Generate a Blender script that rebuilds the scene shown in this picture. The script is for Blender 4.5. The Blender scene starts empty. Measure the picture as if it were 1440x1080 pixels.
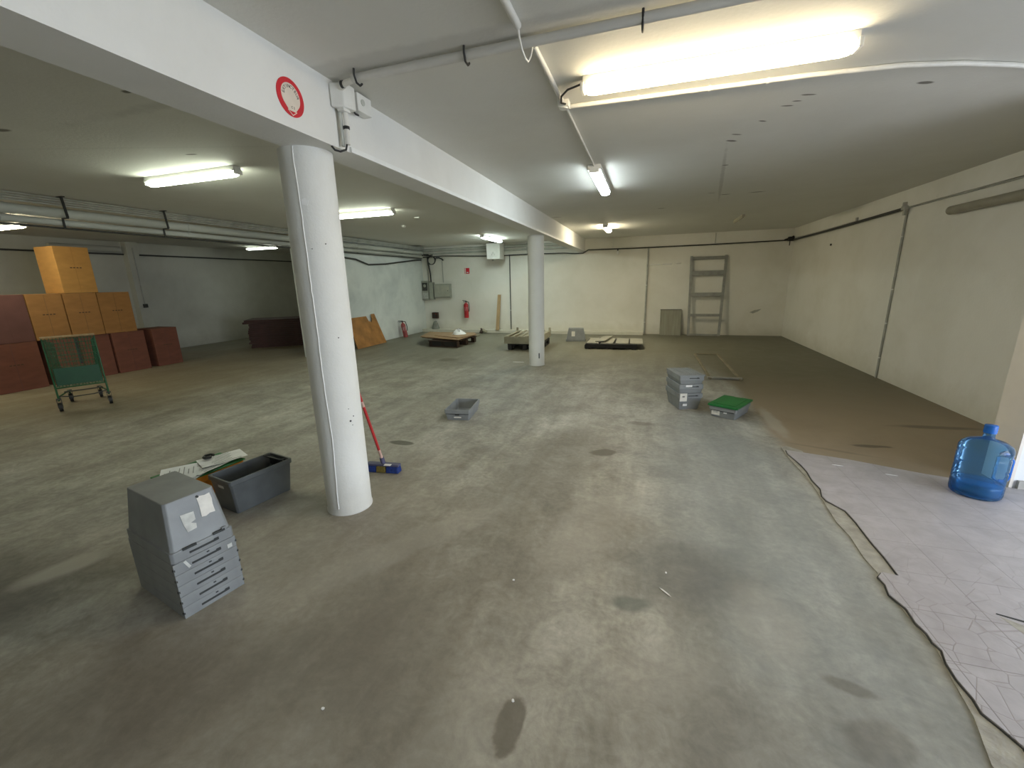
import bpy, bmesh, math, random
from mathutils import Vector, Matrix, Euler
random.seed(7)
PI = math.pi
S = bpy.context.scene
COL = S.collection

# ------------------------------------------------------------ camera
yaw, pitch, roll = -.31202, .2421, -.0231
fwd = Vector((math.sin(yaw)*math.cos(pitch), math.cos(yaw)*math.cos(pitch), -math.sin(pitch)))
rt = Vector((math.cos(yaw), -math.sin(yaw), 0)); upv = rt.cross(fwd)
r_ = rt*math.cos(roll)+upv*math.sin(roll); u_ = -rt*math.sin(roll)+upv*math.cos(roll)
cd = bpy.data.cameras.new('camera'); cam = bpy.data.objects.new('camera', cd); COL.objects.link(cam)
M = Matrix((r_, u_, -fwd)).transposed().to_4x4(); M.translation = (0, 0, 1.6)
cam.matrix_world = M
cd.sensor_width = 36; cd.lens = 36*586.1/1440; cd.clip_start = .02
S.camera = cam
# ------------------------------------------------------------ world, exposure
w = bpy.data.worlds.new('daylight'); S.world = w; w.use_nodes = True
w.node_tree.nodes['Background'].inputs[0].default_value = (.78, .87, 1, 1)
w.node_tree.nodes['Background'].inputs[1].default_value = 5.5
S.view_settings.view_transform = 'Standard'; S.view_settings.look = 'None'
S.view_settings.gamma = 1; S.view_settings.use_curve_mapping = False
S.view_settings.exposure = .93
S.cycles.use_denoising = True
S.cycles.max_bounces = 8; S.cycles.diffuse_bounces = 5; S.cycles.transmission_bounces = 8
S.cycles.sample_clamp_indirect = 4
S.cycles.caustics_refractive = False; S.cycles.caustics_reflective = False
ld = bpy.data.lights.new('doorway_daylight_portal', 'AREA'); ld.shape = 'RECTANGLE'; ld.size = 4.3; ld.size_y = 2.3
ld.cycles.is_portal = True
lo = bpy.data.objects.new('doorway_daylight_portal', ld); COL.objects.link(lo)
lo.location = (5.02, .85, 1.15); lo.rotation_euler = (0, math.radians(90), 0)
ld.size = 2.3; ld.size_y = 4.3

# ------------------------------------------------------------ materials
def newmat(name):
    m = bpy.data.materials.new(name); m.use_nodes = True
    return m, m.node_tree, m.node_tree.nodes['Principled BSDF']
def N(nt, t, **k):
    n = nt.nodes.new(t)
    for a, b in k.items():
        if a.startswith('i_'): n.inputs[a[2:].replace('_', ' ')].default_value = b
        else: setattr(n, a, b)
    return n
def rgb(c): return (c[0], c[1], c[2], 1)
def mat(name, c, rough=.5, metal=0, var=.12, scale=6, bump=.0, bscale=60, stretch=None, spec=.5):
    """painted / plastic / wood surface with procedural tone variation"""
    m, nt, b = newmat(name)
    tc = N(nt, 'ShaderNodeTexCoord'); src = tc.outputs['Object']
    if stretch:
        mp = N(nt, 'ShaderNodeMapping'); mp.inputs['Scale'].default_value = stretch
        nt.links.new(src, mp.inputs[0]); src = mp.outputs[0]
    n = N(nt, 'ShaderNodeTexNoise'); n.inputs['Scale'].default_value = scale; n.inputs['Detail'].default_value = 6
    nt.links.new(src, n.inputs['Vector'])
    r = N(nt, 'ShaderNodeValToRGB'); r.color_ramp.elements[0].position = .3; r.color_ramp.elements[1].position = .7
    r.color_ramp.elements[0].color = rgb([x*(1-var) for x in c]); r.color_ramp.elements[1].color = rgb([min(1, x*(1+var)) for x in c])
    nt.links.new(n.outputs[0], r.inputs[0]); nt.links.new(r.outputs[0], b.inputs['Base Color'])
    b.inputs['Roughness'].default_value = rough; b.inputs['Metallic'].default_value = metal
    b.inputs['Specular IOR Level'].default_value = spec
    if bump:
        n2 = N(nt, 'ShaderNodeTexNoise'); n2.inputs['Scale'].default_value = bscale; n2.inputs['Detail'].default_value = 4
        nt.links.new(src, n2.inputs['Vector'])
        bp = N(nt, 'ShaderNodeBump'); bp.inputs['Strength'].default_value = bump; bp.inputs['Distance'].default_value = .01
        nt.links.new(n2.outputs[0], bp.inputs['Height']); nt.links.new(bp.outputs[0], b.inputs['Normal'])
    return m
def emit(name, c, s):
    m, nt, b = newmat(name)
    b.inputs['Base Color'].default_value = (.8, .8, .8, 1)
    b.inputs['Emission Color'].default_value = rgb(c); b.inputs['Emission Strength'].default_value = s
    m.cycles.emission_sampling = 'FRONT'
    return m

def mix(nt, fac, a, b, blend='MIX'):
    n = N(nt, 'ShaderNodeMix', data_type='RGBA', blend_type=blend)
    for s, v in ((n.inputs[0], fac), (n.inputs[6], a), (n.inputs[7], b)):
        if hasattr(v, 'links') or isinstance(v, bpy.types.NodeSocket): nt.links.new(v, s)
        else: s.default_value = v if not isinstance(v, tuple) else rgb(v)
    return n.outputs[2]
def mth(nt, op, a, b=None, clamp=False):
    n = N(nt, 'ShaderNodeMath', operation=op, use_clamp=clamp)
    for s, v in ((n.inputs[0], a), (n.inputs[1], b)):
        if v is None: continue
        if isinstance(v, bpy.types.NodeSocket): nt.links.new(v, s)
        else: s.default_value = v
    return n.outputs[0]
def noise(nt, vec, scale, detail=6, rough=.55, dist=0):
    n = N(nt, 'ShaderNodeTexNoise'); n.inputs['Scale'].default_value = scale; n.inputs['Detail'].default_value = detail
    n.inputs['Roughness'].default_value = rough; n.inputs['Distortion'].default_value = dist
    nt.links.new(vec, n.inputs['Vector']); return n.outputs[0]
def ramp(nt, v, p0, p1, c0=(0, 0, 0), c1=(1, 1, 1)):
    r = N(nt, 'ShaderNodeValToRGB'); e = r.color_ramp.elements
    e[0].position = p0; e[1].position = p1; e[0].color = rgb(c0); e[1].color = rgb(c1)
    nt.links.new(v, r.inputs[0]); return r.outputs[0]
def blotch(nt, pos, cx, cy, rx, ry, ang=0, soft=.35, wob=.5, wscale=6.0):
    """mask 1 inside a ragged ellipse, for dirt and painted shade, lying on the world's ground plane"""
    mp = N(nt, 'ShaderNodeMapping', vector_type='TEXTURE')
    mp.inputs['Location'].default_value = (cx, cy, 0); mp.inputs['Rotation'].default_value = (0, 0, ang)
    mp.inputs['Scale'].default_value = (rx, ry, 1e4)
    nt.links.new(pos, mp.inputs[0])
    ln = N(nt, 'ShaderNodeVectorMath', operation='LENGTH'); nt.links.new(mp.outputs[0], ln.inputs[0])
    nz = noise(nt, pos, wscale, 4)
    d = mth(nt, 'ADD', ln.outputs['Value'], mth(nt, 'MULTIPLY', mth(nt, 'SUBTRACT', nz, .5), wob*2))
    mr = N(nt, 'ShaderNodeMapRange', interpolation_type='SMOOTHSTEP'); mr.inputs[1].default_value = 1-soft; mr.inputs[2].default_value = 1+soft
    mr.inputs[3].default_value = 1; mr.inputs[4].default_value = 0
    nt.links.new(d, mr.inputs[0]); return mr.outputs[0]

def floor_mat():
    m, nt, b = newmat('worn_concrete')
    g = N(nt, 'ShaderNodeNewGeometry'); P = g.outputs['Position']
    n1 = noise(nt, P, .9, 8, .6, .6); n2 = noise(nt, P, 2.6, 8, .65, .9); n3 = noise(nt, P, 30, 4)
    # long drag streaks running away from the camera
    mp = N(nt, 'ShaderNodeMapping'); mp.inputs['Rotation'].default_value = (0, 0, .25); mp.inputs['Scale'].default_value = (3.2, .5, 1)
    nt.links.new(P, mp.inputs[0]); n4 = noise(nt, mp.outputs[0], 1.3, 6, .6, .4)
    c = ramp(nt, n1, .32, .68, (.262, .250, .218), (.392, .382, .35))
    c = mix(nt, .62, c, ramp(nt, n2, .34, .64, (.33, .325, .305), (.64, .64, .62)), 'OVERLAY')
    c = mix(nt, .5, c, ramp(nt, n4, .38, .62, (.36, .345, .32), (.62, .625, .62)), 'OVERLAY')
    n5 = noise(nt, P, 6.5, 9, .72, 1.8)
    c = mix(nt, .45, c, ramp(nt, n5, .34, .64, (.33, .32, .3), (.66, .66, .65)), 'OVERLAY')
    c = mix(nt, .12, c, ramp(nt, n3, .3, .7), 'OVERLAY')
    sx = N(nt, 'ShaderNodeSeparateXYZ'); nt.links.new(P, sx.inputs[0])
    # older brown screed to the right of the joint, beyond the tiles
    far = mth(nt, 'MULTIPLY', mth(nt, 'MAXIMUM', mth(nt, 'SUBTRACT', sx.outputs[1], 6.6), 0.0), .22)
    xs = mth(nt, 'ADD', mth(nt, 'ADD', sx.outputs[0], mth(nt, 'MULTIPLY', n2, .2)), far)
    mr = N(nt, 'ShaderNodeMapRange', interpolation_type='SMOOTHSTEP'); mr.inputs[1].default_value = 1.34
    nt.links.new(mth(nt, 'ADD', 1.5, mth(nt, 'MULTIPLY', far, 1.2)), mr.inputs[2])
    nt.links.new(xs, mr.inputs[0])
    br = mix(nt, .6, ramp(nt, n2, .3, .7, (.235, .185, .125), (.33, .265, .185)), ramp(nt, n1, .3, .7, (.22, .172, .115), (.36, .29, .2)))
    mf_ = N(nt, 'ShaderNodeMapRange', interpolation_type='SMOOTHSTEP'); mf_.inputs[1].default_value = 5.5; mf_.inputs[2].default_value = 9.0
    nt.links.new(mth(nt, 'ADD', sx.outputs[1], mth(nt, 'MULTIPLY', n1, 1.5)), mf_.inputs[0])
    br = mix(nt, mf_.outputs[0], br, (.15, .125, .075))
    c = mix(nt, mr.outputs[0], c, br)
    # darker and browner towards the back, brownish dust by the cartons
    mr2 = N(nt, 'ShaderNodeMapRange', interpolation_type='SMOOTHSTEP'); mr2.inputs[1].default_value = 5.5; mr2.inputs[2].default_value = 10
    nt.links.new(sx.outputs[1], mr2.inputs[0])
    c = mix(nt, mth(nt, 'MULTIPLY', mr2.outputs[0], .8), c, (.17, .165, .118))
    dust = blotch(nt, P, -8.8, 5.2, 2.6, 3.6, 0, .5, .6, .7)
    c = mix(nt, mth(nt, 'MULTIPLY', dust, .6), c, (.25, .2, .11))
    dust2 = blotch(nt, P, -1.75, 1.6, .9, 1.7, .5, .6, .7, 1.2)
    c = mix(nt, mth(nt, 'MULTIPLY', dust2, .45), c, (.27, .235, .19))
    bl = blotch(nt, P, .75, 3.0, .62, 1.9, .05, .6, .5, 1.5)
    c = mix(nt, mth(nt, 'MULTIPLY', bl, .5), c, (.25, .29, .31))
    stains = [  # cx, cy, rx, ry, ang, strength, colour, softness, wobble
        (-.32, 3.77, .12, .08, .4, .75, (.085, .068, .045), .2, .35), (-2.34, 3.5, .14, .055, 0, .8, (.07, .068, .045), .15, .25),
        (-.405, 1.14, .048, .11, -.05, .7, (.11, .095, .07), .16, .6), (.86, 1.44, .12, .085, .5, .35, (.1, .085, .065), .2, .3),
        (.845, 1.655, .085, .03, -.2, .45, (.1, .085, .065), .3, .4), (.0, 1.87, .1, .05, .2, .6, (.11, .13, .115), .4, .5),
        (.3, 2.2, .3, .3, .2, .55, (.105, .105, .1), .6, .8), (-.75, 3.3, .35, 1.1, -.25, .5, (.13, .115, .095), .6, .7),
        (-.4, 2.3, .3, .6, -.4, .4, (.15, .13, .105), .6, .8), (-3.98, 7.92, .22, .2, 0, .6, (.09, .08, .05), .4, .6),
        (-1.9, .75, .7, .35, .5, .45, (.11, .09, .065), .6, .8), (-3.5, .75, .7, .5, .2, .6, (.06, .055, .05), .6, .7),
        (-1.05, 1.25, .4, .55, .3, .4, (.13, .115, .09), .7, .8), (.35, 1.3, .4, .25, .3, .35, (.13, .12, .105), .6, .9),
        (.0, 4.7, .12, .06, .1, .55, (.11, .09, .07), .4, .6), (2.1, 4.55, .16, .035, .1, .7, (.06, .045, .03), .3, .5),
        (1.75, 4.35, .3, .025, -.3, .3, (.07, .055, .04), .5, .8), (2.95, 5.3, .35, .05, .1, .6, (.07, .055, .04), .5, .6)]
    for cx, cy, rx, ry, a, s, colr, so, wo in stains:
        k = blotch(nt, P, cx, cy, rx, ry, a, so, wo, 9 if rx < .2 else 2.2)
        c = mix(nt, mth(nt, 'MULTIPLY', k, s), c, colr)
    for cx, cy, rx, ry, a, s in [(-3.23, 1.23, .09, .2, -.35, .75), (1.42, 5.1, .07, .5, .0, .5), (.1, 1.5, .25, .12, .5, .22), (-.25, 2.6, .2, .6, -.35, .25),
                                 (.62, 1.95, .15, .25, 0, .25), (-1.35, 2.0, .12, .7, -.6, .3), (-.6, .95, .12, .4, -.15, .25), (-2.6, 5.0, .3, 1.2, -.8, .2)]:
        k = blotch(nt, P, cx, cy, rx, ry, a, .4, .55, 5)
        c = mix(nt, mth(nt, 'MULTIPLY', k, s), c, (.42, .4, .35))
    nt.links.new(c, b.inputs['Base Color'])
    rr = N(nt, 'ShaderNodeMapRange'); rr.inputs[3].default_value = .42; rr.inputs[4].default_value = .68
    nt.links.new(n2, rr.inputs[0]); nt.links.new(rr.outputs[0], b.inputs['Roughness'])
    b.inputs['Specular IOR Level'].default_value = .35
    bp = N(nt, 'ShaderNodeBump'); bp.inputs['Strength'].default_value = .12; bp.inputs['Distance'].default_value = .01
    nt.links.new(n3, bp.inputs['Height']); nt.links.new(bp.outputs[0], b.inputs['Normal'])
    return m
def tile_mat():
    m, nt, b = newmat('crazy_paving_tiles')
    g = N(nt, 'ShaderNodeNewGeometry'); P = g.outputs['Position']
    v = N(nt, 'ShaderNodeTexVoronoi', feature='DISTANCE_TO_EDGE'); v.inputs['Scale'].default_value = 9.5; v.inputs['Randomness'].default_value = .85
    nt.links.new(P, v.inputs['Vector'])
    crack = ramp(nt, v.outputs['Distance'], .006, .026)
    sx = N(nt, 'ShaderNodeSeparateXYZ'); nt.links.new(P, sx.inputs[0])
    def grid(o, off):
        a = mth(nt, 'FRACT', mth(nt, 'DIVIDE', mth(nt, 'ADD', o, off), .305))
        return mth(nt, 'MINIMUM', a, mth(nt, 'SUBTRACT', 1.0, a))
    gg = mth(nt, 'MINIMUM', grid(sx.outputs[0], 40*.305-1.3), grid(sx.outputs[1], 40*.305-2.2))
    joint = ramp(nt, gg, .003, .010)
    n1 = noise(nt, P, 1.6, 6); n2 = noise(nt, P, 9, 5)
    base = mix(nt, .5, ramp(nt, n1, .3, .7, (.345, .325, .335), (.43, .41, .425)), ramp(nt, n2, .3, .7, (.335, .315, .32), (.44, .42, .435)))
    mq = N(nt, 'ShaderNodeMapRange', interpolation_type='SMOOTHSTEP'); mq.inputs[1].default_value = 1.9; mq.inputs[2].default_value = 3.0; mq.inputs[3].default_value = .15; mq.inputs[4].default_value = .85
    nt.links.new(sx.outputs[1], mq.inputs[0]); fade = mq.outputs[0]
    ck = mix(nt, fade, crack, (1, 1, 1))
    c = mix(nt, ck, (.29, .265, .26), base)
    c = mix(nt, mix(nt, .35, joint, fade, 'ADD'), (.22, .2, .19), c)
    n5 = noise(nt, P, 4, 8, .7, 1.2); c = mix(nt, .45, c, ramp(nt, n5, .32, .66, (.38, .37, .36), (.6, .6, .6)), 'OVERLAY')
    nt.links.new(c, b.inputs['Base Color']); b.inputs['Roughness'].default_value = .45
    bp = N(nt, 'ShaderNodeBump'); bp.inputs['Strength'].default_value = .3; bp.inputs['Distance'].default_value = .003
    nt.links.new(mth(nt, 'MULTIPLY', joint, ck), bp.inputs['Height']); nt.links.new(bp.outputs[0], b.inputs['Normal'])
    return m
def plaster(name, c, dirt=(.3, .29, .24), amt=.35, dscale=.8, low=False, spots=()):
    m, nt, b = newmat(name)
    g = N(nt, 'ShaderNodeNewGeometry'); P = g.outputs['Position']
    n1 = noise(nt, P, dscale, 7, .6, .3); n2 = noise(nt, P, 5, 6, .6); n3 = noise(nt, P, 45, 3)
    k = ramp(nt, n1, .42, .75)
    col = mix(nt, mth(nt, 'MULTIPLY', k, amt), c, dirt)
    col = mix(nt, .25, col, ramp(nt, n2, .3, .7, (.44, .44, .44), (.56, .56, .56)), 'OVERLAY')
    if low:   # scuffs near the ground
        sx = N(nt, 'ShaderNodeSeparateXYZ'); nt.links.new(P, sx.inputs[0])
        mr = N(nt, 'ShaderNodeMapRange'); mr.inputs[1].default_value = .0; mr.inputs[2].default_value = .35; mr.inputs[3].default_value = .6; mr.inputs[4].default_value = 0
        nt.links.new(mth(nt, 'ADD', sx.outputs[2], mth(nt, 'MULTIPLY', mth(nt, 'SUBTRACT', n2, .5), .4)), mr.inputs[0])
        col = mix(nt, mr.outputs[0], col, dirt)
    for (cx, cy, rx, ry, a, s, cc) in spots:
        kk = blotch(nt, P, cx, cy, rx, ry, a, .35, .5, 12); col = mix(nt, mth(nt, 'MULTIPLY', kk, s), col, cc)
    nt.links.new(col, b.inputs['Base Color']); b.inputs['Roughness'].default_value = .75; b.inputs['Specular IOR Level'].default_value = .25
    bp = N(nt, 'ShaderNodeBump'); bp.inputs['Strength'].default_value = .18; bp.inputs['Distance'].default_value = .008
    nt.links.new(n3, bp.inputs['Height']); nt.links.new(bp.outputs[0], b.inputs['Normal'])
    return m
dk = (.09, .08, .06)
scars = [(x, y, rx, ry, a, .8, dk) for x, y, rx, ry, a in [
    (.63, 4.42, .05, .02, .6), (.64, 4.25, .04, .012, .5), (.77, 3.98, .035, .012, .6), (.86, 3.71, .04, .012, .3), (.9, 3.64, .03, .01, .3), (.94, 3.55, .045, .01, .3),
    (1.58, 3.61, .045, .018, .4), (.72, 5.3, .03, .015, .3), (.79, 6.9, .05, .012, .3), (1.0, 7.1, .07, .02, 0), (1.4, 7.1, .1, .02, 0), (-3.87, 3.0, .05, .015, .2), (-4.5, 2.1, .05, .03, .2), (-7.1, 12.2, .35, .2, 0),
    (-1.7, 8.2, .1, .02, 0), (.15, 8.0, .06, .02, 0), (-3.0, 2.0, .03, .02, 0)]]
cloud = [(-.6, 2.2, 3.0, .07, .0, .25, (.3, .29, .26)), (-4.4, 2.6, 1.8, .02, .35, .35, (.62, .62, .58)), (.8, 6.1, .02, 1.4, -.12, .3, (.25, .23, .2))]  # first streak paints the ceiling pipe's shadow into the colour
M_floor = floor_mat(); M_tile = tile_mat()
M_mortar = mat('mortar_bed', (.33, .315, .27), .8, 0, .2, 14, .5, 60)
M_ceil = plaster('ceiling_paint', (.74, .735, .69), (.55, .535, .47), .35, .5, False, scars+cloud)
M_wall = plaster('wall_paint', (.85, .83, .76), (.62, .59, .48), .4, .9, True)
M_wallb = plaster('wall_paint_patchy', (.80, .83, .79), (.55, .58, .56), .75, 1.3, True)
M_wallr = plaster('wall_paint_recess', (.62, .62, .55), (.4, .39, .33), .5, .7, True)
M_beam = plaster('beam_paint', (.80, .80, .77), (.62, .61, .57), .3, 1.6)
M_column = plaster('column_paint', (.80, .81, .78), (.6, .59, .54), .3, 2.2, True)
M_stub = plaster('bright_paint', (.82, .83, .84), (.7, .7, .7), .2)
M_jamb = mat('jamb_paint', (.80, .74, .66), .6, 0, .06, 3)
M_strip = mat('painted_lip', (.84, .85, .83), .5, 0, .05, 8)
M_skirt = mat('skirting_concrete', (.42, .40, .36), .8, 0, .15, 6)
M_white = mat('white_plastic', (.78, .78, .74), .4, 0, .05, 8)
M_conduit = mat('painted_conduit', (.74, .73, .68), .45, 0, .08, 9)
M_pipe = mat('pipe_paint', (.50, .51, .46), .55, 0, .2, 3, 0, 60, (1, .2, 1))
M_pipe2 = mat('cable_grey', (.42, .42, .38), .6, 0, .2, 5)
M_dark = mat('black_rubber', (.018, .018, .018), .5, 0, .2, 9)
M_dgrey = mat('dark_cable', (.05, .05, .045), .6, 0, .3, 3)
M_metal = mat('grey_steel', (.33, .33, .30), .45, .5, .15, 8)
M_grey = mat('grey_crate_plastic', (.24, .255, .26), .42, 0, .14, 7, .05, 40)
M_grey2 = mat('charcoal_crate_plastic', (.10, .108, .108), .4, 0, .18, 7, .05, 40)
M_greyd = mat('slot_shadow_plastic', (.035, .038, .038), .7, 0, .1, 7)
M_inner = mat('crate_dust', (.3, .295, .27), .7, 0, .2, 5)
M_paper = mat('paper_label', (.78, .76, .70), .8, 0, .1, 22)
M_paper2 = mat('faded_label', (.55, .56, .53), .8, 0, .18, 26)
M_print = mat('label_print', (.25, .25, .24), .8, 0, .1, 20)
M_green = mat('green_plastic', (.012, .16, .035), .4, 0, .15, 6)
M_green2 = mat('green_wire_coating', (.012, .10, .035), .4, 0, .15, 6)
M_green3 = mat('green_panel', (.01, .075, .03), .45, 0, .15, 6)
M_orange = mat('orange_plastic', (.62, .22, .015), .4, 0, .15, 6)
M_red = mat('red_paint', (.45, .012, .02), .35, 0, .15, 6)
M_redh = mat('red_handle', (.46, .025, .028), .35, 0, .1, 6)
M_pink = mat('worn_handle', (.62, .42, .36), .6, 0, .2, 16)
M_sred = mat('sign_red', (.60, .015, .03), .45, 0, .06, 12)
M_sign = mat('sign_cream', (.74, .66, .56), .6, 0, .05, 9)
M_blue = mat('blue_bristle', (.01, .035, .20), .8, 0, .35, 60, .6, 220)
M_yell = mat('yellow_bristle', (.20, .15, .03), .8, 0, .3, 60, .6, 220)
M_bhead = mat('brush_block', (.09, .09, .16), .5, 0, .1, 10)
M_card = mat('cardboard', (.50, .26, .07), .85, 0, .1, 4, .1, 60, (1, 1, 3))
M_cardd = mat('dark_cardboard', (.20, .072, .045), .85, 0, .14, 4, .1, 60, (1, 1, 3))
M_cardx = mat('purple_brown_cardboard', (.16, .07, .058), .85, 0, .12, 4, .1, 60)
M_card_dim = mat('dimmed_cardboard', (.37, .18, .055), .85, 0, .12, 4, .1, 60, (1, 1, 3))  # cardboard darkened for the middle row, lamp falloff put into the colour
M_tape = mat('brown_tape', (.25, .13, .045), .5, 0, .1, 5)
M_panel = mat('maroon_laminate', (.055, .022, .02), .5, 0, .3, 5)
M_board = mat('stained_plywood', (.38, .17, .038), .65, 0, .35, 3.5, .1, 40, (1, 1, .6))
M_sheet = mat('light_plywood', (.34, .225, .125), .7, 0, .15, 4, .1, 40, (3, .6, 1))
M_sheetd = mat('dark_wood', (.05, .028, .018), .7, 0, .3, 6)
M_blackp = mat('black_pallet_plastic', (.014, .013, .012), .6, 0, .3, 6)
M_wood = mat('grey_pallet_wood', (.36, .34, .25), .8, 0, .2, 6, .2, 60, (1, 4, 1))
M_wood2 = mat('new_timber', (.45, .31, .16), .7, 0, .15, 7, .1, 60, (4, 4, .5))
M_dust = mat('dusty_steel', (.25, .215, .145), .7, .1, .2, 6)
M_slab = mat('slab_grey', (.37, .36, .30), .8, 0, .15, 5, .2, 40)
M_box = mat('meter_box_grey', (.38, .39, .33), .6, 0, .12, 7)
M_bag = mat('white_film', (.85, .85, .85), .5, 0, .1, 8)
M_glint = mat('painted_glint_white', (.95, .94, .90), .3, 0, .02, 6)
M_ply = mat('grey_sheet', (.30, .295, .23), .7, 0, .2, 3, 0, 40, (6, 1, .5))
M_stubl = mat('blackish_tape', (.02, .02, .02), .5)
def bottle_mats():
    out = []
    for name, tr, di, k in (('blue_polycarbonate', (.58, .82, 1), (.14, .48, .95), .2), ('blue_tinted_water', (.34, .72, 1), (.04, .42, 1), .4)):
        m, nt, b = newmat(name); nt.nodes.remove(b); o = nt.nodes['Material Output']
        n = noise(nt, N(nt, 'ShaderNodeTexCoord').outputs['Object'], 4, 3)
        t = N(nt, 'ShaderNodeBsdfTransparent'); t.inputs[0].default_value = rgb(tr)
        d = N(nt, 'ShaderNodeBsdfTranslucent'); nt.links.new(ramp(nt, n, .3, .7, [x*.8 for x in di], di), d.inputs[0])
        d2 = N(nt, 'ShaderNodeBsdfDiffuse'); d2.inputs[0].default_value = rgb(di)
        g = N(nt, 'ShaderNodeBsdfGlossy'); g.inputs['Roughness'].default_value = .08
        a = N(nt, 'ShaderNodeMixShader'); a.inputs[0].default_value = .5; nt.links.new(d.outputs[0], a.inputs[1]); nt.links.new(d2.outputs[0], a.inputs[2])
        c = N(nt, 'ShaderNodeMixShader'); c.inputs[0].default_value = k; nt.links.new(t.outputs[0], c.inputs[1]); nt.links.new(a.outputs[0], c.inputs[2])
        f = N(nt, 'ShaderNodeFresnel'); f.inputs[0].default_value = 1.35
        e = N(nt, 'ShaderNodeMixShader'); nt.links.new(f.outputs[0], e.inputs[0]); nt.links.new(c.outputs[0], e.inputs[1]); nt.links.new(g.outputs[0], e.inputs[2])
        nt.links.new(e.outputs[0], o.inputs[0]); out.append(m)
    return out
M_bottle, M_water = bottle_mats()
M_blueh = mat('blue_handle_plastic', (.008, .12, .48), .25, 0, .1, 5)
E_warm = emit('warm_tube_glow', (1, .82, .52), 26)
E_cool = emit('cool_tube_glow', (.86, .97, 1), 22)
E_warm2 = emit('warm_far_tube_glow', (1, .88, .62), 60)
E_green = emit('greenish_tube_glow', (.92, 1, .80), 20)
E_green2 = emit('dusty_tube_glow', (1, .93, .66), 20)
E_far = emit('far_tube_glow', (.84, 1, .94), 32)
E_dim = emit('dim_tube_glow', (.9, 1, .86), 7)
M_offtube = mat('unlit_diffuser', (.33, .31, .24), .5, 0, .12, 6)

# ------------------------------------------------------------ mesh builder
class MB:
    def __init__(s): s.bm = bmesh.new(); s.mats = []
    def mi(s, m):
        if m not in s.mats: s.mats.append(m)
        return s.mats.index(m)
    def _add(s, vs, fs, m, T=None, smooth=False):
        i = s.mi(m); bv = [s.bm.verts.new((T @ Vector(v)) if T else v) for v in vs]
        for f in fs:
            try:
                fc = s.bm.faces.new([bv[k] for k in f]); fc.material_index = i; fc.smooth = smooth
            except ValueError: pass
        return s
    def box(s, c, d, m, T=None, taper=1, rot=None):
        x, y, z = d[0]/2, d[1]/2, d[2]/2; t = taper
        vs = [(-x, -y, -z), (x, -y, -z), (x, y, -z), (-x, y, -z), (-x*t, -y*t, z), (x*t, -y*t, z), (x*t, y*t, z), (-x*t, y*t, z)]
        if rot is not None:
            R = Euler(rot).to_matrix(); vs = [R @ Vector(v) for v in vs]
        vs = [Vector(v)+Vector(c) for v in vs]
        return s._add(vs, [(0, 3, 2, 1), (4, 5, 6, 7), (0, 1, 5, 4), (1, 2, 6, 5), (2, 3, 7, 6), (3, 0, 4, 7)], m, T)
    def prism(s, pts, z0, z1, m, T=None):
        n = len(pts)
        vs = [(p[0], p[1], z0) for p in pts]+[(p[0], p[1], z1) for p in pts]
        fs = [tuple(range(n-1, -1, -1)), tuple(range(n, 2*n))]+[(i, (i+1) % n, (i+1) % n+n, i+n) for i in range(n)]
        return s._add(vs, fs, m, T)
    def cyl(s, a, b, r, m, n=12, r2=None, cap=True, T=None):
        return s.tube([a, b], r, m, n, radii=[r, r if r2 is None else r2], cap=cap, T=T)
    def tube(s, pts, r, m, n=8, radii=None, cap=True, T=None):
        pts = [Vector(p) for p in pts]; rings = []; vs = []
        d0 = (pts[1]-pts[0]).normalized(); ref = Vector((0, 0, 1)) if abs(d0.z) < .9 else Vector((1, 0, 0))
        nrm = (ref-d0*ref.dot(d0)).normalized()
        for i, p in enumerate(pts):
            if i == 0: d = pts[1]-pts[0]
            elif i == len(pts)-1: d = pts[-1]-pts[-2]
            else: d = (pts[i+1]-p).normalized()+(p-pts[i-1]).normalized()
            d.normalize(); nrm = (nrm-d*nrm.dot(d)).normalized(); bn = d.cross(nrm)
            rr = radii[i] if radii else r
            for k in range(n):
                a = 2*PI*k/n; vs.append(p+nrm*math.cos(a)*rr+bn*math.sin(a)*rr)
        fs = []
        for i in range(len(pts)-1):
            for k in range(n):
                fs.append((i*n+k, i*n+(k+1) % n, (i+1)*n+(k+1) % n, (i+1)*n+k))
        s._add(vs, fs, m, T, True)
        if cap:
            s._add(vs[:n], [tuple(range(n-1, -1, -1))], m, T); s._add(vs[-n:], [tuple(range(n))], m, T)
        return s
    def lathe(s, prof, m, n=32, T=None, close=False):
        vs = []; fs = []
        for (r, z) in prof:
            for k in range(n):
                a = 2*PI*k/n; vs.append((r*math.cos(a), r*math.sin(a), z))
        for i in range(len(prof)-1):
            for k in range(n): fs.append((i*n+k, i*n+(k+1) % n, (i+1)*n+(k+1) % n, (i+1)*n+k))
        return s._add(vs, fs, m, T, True)
    def build(s, name, parent=None, bevel=0, loc=None, weld=False):
        if weld: bmesh.ops.remove_doubles(s.bm, verts=s.bm.verts, dist=1e-5)
        bmesh.ops.recalc_face_normals(s.bm, faces=s.bm.faces)
        me = bpy.data.meshes.new(name); s.bm.to_mesh(me); s.bm.free()
        for m in s.mats: me.materials.append(m)
        o = bpy.data.objects.new(name, me); COL.objects.link(o)
        if parent: o.parent = parent
        if loc: o.location = loc
        if bevel:
            b = o.modifiers.new('edge', 'BEVEL'); b.width = bevel; b.segments = 2; b.limit_method = 'ANGLE'; b.angle_limit = .7
        return o
def tag(o, label, cat, group=None, kind=None):
    o['label'] = label; o['category'] = cat
    if group: o['group'] = group
    if kind: o['kind'] = kind
    return o
def thing(name, label, cat, loc=(0, 0, 0), rz=0, group=None):
    o = bpy.data.objects.new(name, None); COL.objects.link(o); o.location = loc; o.rotation_euler = (0, 0, rz)
    o.empty_display_size = .1
    return tag(o, label, cat, group)
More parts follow.
